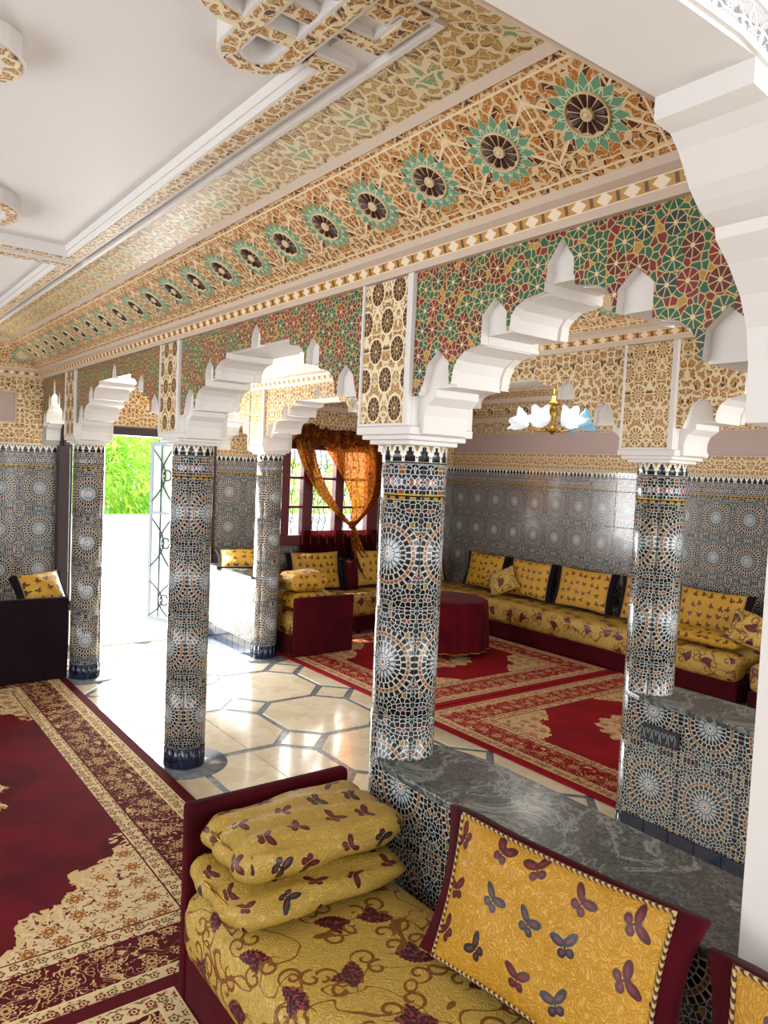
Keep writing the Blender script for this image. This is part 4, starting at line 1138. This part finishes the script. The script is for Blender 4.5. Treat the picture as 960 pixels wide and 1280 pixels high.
def win_cush(x0, x1, label, **k): return cushion(((x0+x1)/2, 7.50, .680), (0, -1), 12, x1-x0, .42, .11, label, cgw, **k)
win_cush(4.33, 4.95, 'yellow cushion below the left panes of the window', seed=61)
win_cush(5.22, 5.85, 'yellow cushion below the right panes of the window, next to the nearest column', seed=62)
win_cush(6.02, 6.60, 'yellow cushion in the far corner of the second room', seed=63)
cushion((5.085, 7.40, .63), (.15, -1), 14, .17, .34, .08, 'dark maroon cushion in the middle of the window sofa under the curtain tail', 'dark velvet cushions', 'velvet', 'velvet_dark', 0, cord=None, seed=64, flange=0)
cushion((3.66, 7.3, .86), (-.4, -1), 60, .5, .3, .06, 'yellow cushion lying behind the glaring low wall by the door', cgw, seed=65)

# --- round table under a maroon cloth
tb = thing('round_table', (5.36, 5.93, 0), 'round table under a dark red floor-length cloth, partly hidden by the nearest column', 'table')
MB().lathe((5.36, 5.93, 0), [(0, .54), (.40, .54), (.405, .555), (.40, .57), (0, .57)], 40).build('table_top', 'dark_wood', tb)
for k_ in range(4):
    a = k_*PI/2+.6; MB().tube([(5.36+.26*math.cos(a), 5.93+.26*math.sin(a), .54), (5.36+.29*math.cos(a), 5.93+.29*math.sin(a), .015)], .018, 8).build('leg', 'dark_wood', tb)
v = []; f = []; n_ = 120
for r_, z, am in ((.01, .577, 0), (.2, .578, 0), (.39, .577, 0), (.418, .565, .0), (.425, .53, .004), (.430, .40, .010), (.436, .25, .014), (.442, .07, .018)):
    for k_ in range(n_):
        a = 2*PI*k_/n_; q = r_+am*math.sin(a*20)+am*.6*math.sin(a*9+1); v.append((5.36+q*math.cos(a), 5.93+q*math.sin(a), z))
for i in range(7):
    for k_ in range(n_): f.append((i*n_+k_, (i+1)*n_+k_, (i+1)*n_+(k_+1) % n_, i*n_+(k_+1) % n_))
f.append([k_ for k_ in range(n_)])
cl = MB().add(v, f, None, True).build('tablecloth', 'velvet_bright', tb, label=None)
MB().tube([(5.36+(.443+.018*math.sin(a*20)+.011*math.sin(a*9+1))*math.cos(a), 5.93+(.443+.018*math.sin(a*20)+.011*math.sin(a*9+1))*math.sin(a), .068) for a in [2*PI*q/160 for q in range(161)]], .005, 5).build('hem', 'gold_metal', cl)

# --- rugs
def mkrug(name, x0, x1, y0, y1, z0, mat, label, group):
    cx, cy = (x0+x1)/2, (y0+y1)/2
    o = MB().box(x0, x1, y0, y1, z0, z0+.012).build('rug', mat, None, label, org=(cx, cy, z0), bevel=.004); tag(o, label, 'rug', group)
    return o
material('rug_left', rug(1.5, 2.23, '#6a0817', '#490611', '#cfb98e', '#520a14'), .95, spec=.15, bump=.2, bdist=.002)
material('rug_near', rug(1.5, 2.23, '#6a0817', '#490611', '#cfb98e', '#520a14'), .95, spec=.15, bump=.2, bdist=.002)
material('rug_red', rug(1.33, 1.26, '#8c0c18', '#700912', '#c3a278', '#860e1a', (.36, .40), (.50, .50), .64), .95, spec=.15, bump=.2, bdist=.002)
rg = 'patterned rugs'
mkrug('rug', -1.30, 1.70, 2.47, 6.93, .001, 'rug_left', 'large maroon rug with cream flowered border, on the left floor', rg)
mkrug('rug', -1.91, 1.09, -1.91, 2.55, .014, 'rug_near', 'maroon rug showing only a cream-bordered corner at the bottom edge beside the nearest sofa', rg)
mkrug('rug', 3.70, 6.36, 1.96, 4.48, .001, 'rug_red', 'bright red flowered rug in front of the long sofa, between the two big columns', rg)
mkrug('rug', 3.70, 6.36, 4.50, 7.02, .001, 'rug_red', 'bright red flowered rug under the round table', rg)

# --- chandelier
ch = thing('chandelier', (5.2, 4.5, 3.15), 'brass chandelier with white and pale blue flower glass shades', 'chandelier')
MB().tube([(5.2, 4.5, 2.62), (5.2, 4.5, 3.15)], .006, 6).build('chain', 'gold_metal', ch)
MB().lathe((5.2, 4.5, 2.3), [(0, -.03), (.012, -.025), (.018, -.01), (.05, .0), (.055, .02), (.02, .04), (.018, .09), (.035, .13), (.04, .19), (.022, .22), (.06, .235), (.062, .25), (.02, .265), (.012, .32), (0, .33)], 20).build('stem', 'gold_metal', ch)
CM = {}
for k_, (az, cm) in enumerate(((200, 'shade_glass'), (250, 'shade_glass'), (300, 'shade_blue'), (10, 'shade_blue'), (120, 'shade_glass'))):
    a = R(az); dx, dy = math.cos(a), math.sin(a)
    MB().tube([(5.2+dx*q, 4.5+dy*q, z) for q, z in ((.02, 2.33), (.08, 2.30), (.15, 2.31), (.19, 2.34))], .008, 7).build('arm', 'gold_metal', ch)
    v = []; f = []; n_ = 40; ctr = (5.2+dx*.22, 4.5+dy*.22, 2.35)
    for r_, z, am in ((.012, -.005, 0), (.03, .01, .002), (.06, .035, .006), (.085, .075, .012), (.09, .11, .016), (.105, .13, .022), (.101, .132, .022), (.085, .11, .016), (.08, .075, .012), (.055, .04, .005), (.02, .015, 0)):
        for q in range(n_):
            t_ = 2*PI*q/n_; rr = r_+am*math.cos(5*t_); v.append((rr*math.cos(t_), rr*math.sin(t_), z+am*.6*math.cos(5*t_)))
    for i in range(10):
        for q in range(n_): f.append((i*n_+q, i*n_+(q+1) % n_, (i+1)*n_+(q+1) % n_, (i+1)*n_+q))
    mt = Matrix.Translation(ctr) @ Matrix.Rotation(a, 4, 'Z') @ Matrix.Rotation(R(60), 4, 'Y')
    MB().add([mt @ Vector(p) for p in v], f, None, True).build('shade', cm, ch)
l = bpy.data.lights.new('chandelier_light', 'POINT'); l.energy = 9; l.color = (1, .95, .85); l.shadow_soft_size = .18
o = bpy.data.objects.new('chandelier_light', l); o.location = (5.2, 4.5, 2.62); C.objects.link(o)

# ================================================================== OUTSIDE THE DOOR
struct('floor_outside', (-4, 14, YW+.2, 22, -.14, -.02), 'outside_white')
struct('wall_garden', (-4, 14, 13, 13.2, -.02, .92), 'outside_white')
def bush(cx, cy, cz, rx, ry, rz, n, mat, label, seed):
    rn = random.Random(seed); t = thing('garden_bush', (cx, cy, 0), label, 'bush', 'bushes beyond the garden wall')
    mb = MB(); 
    for k_ in range(4):
        a = rn.uniform(0, 6.28); mb2 = MB().tube([(cx, cy, -.1), (cx+.2*math.cos(a), cy+.2*math.sin(a), cz*.6), (cx+rx*.6*math.cos(a), cy+ry*.6*math.sin(a), cz+rz*.4)], [.05, .035, .012], 6)
        mb2.build('stem', 'trunk', t)
    for k_ in range(n):
        while True:
            p = Vector((rn.uniform(-1, 1), rn.uniform(-1, 1), rn.uniform(-1, 1)))
            if .3 < p.length < 1: break
        c = Vector((cx+p.x*rx, cy+p.y*ry, cz+p.z*rz)); d_ = (p+Vector((rn.uniform(-.6, .6), rn.uniform(-.6, .6), rn.uniform(-.9, .3)))).normalized()
        s_ = d_.cross(Vector((rn.uniform(-1, 1), rn.uniform(-1, 1), 1))).normalized(); L = rn.uniform(.10, .24); W = L*.16
        m_ = c+d_*L*.5+Vector((0, 0, .02)); e = c+d_*L-Vector((0, 0, .03))
        mb.add([c, m_+s_*W, e, m_-s_*W, m_+Vector((0, 0, .012))], [(0, 1, 4), (1, 2, 4), (2, 3, 4), (3, 0, 4)])
    o = mb.build('foliage', mat, t); o['kind'] = 'stuff'
bush(3.9, 14.5, 1.5, 1.5, .8, 1.5, 5200, 'foliage', 'bright yellow-green bush seen through the open door', 1)
bush(5.4, 16.3, 1.7, 1.4, .8, 1.7, 4200, 'foliage', 'bright bush behind the iron door leaf', 2)
bush(4.9, 18.3, 2.9, 2.6, .8, 1.6, 4200, 'foliage_dark', 'taller darker bush rising behind the others outside the door', 3)
bush(8.8, 14.6, 1.1, 1.6, .8, .9, 2200, 'foliage', 'bush glimpsed through the window grille', 4)
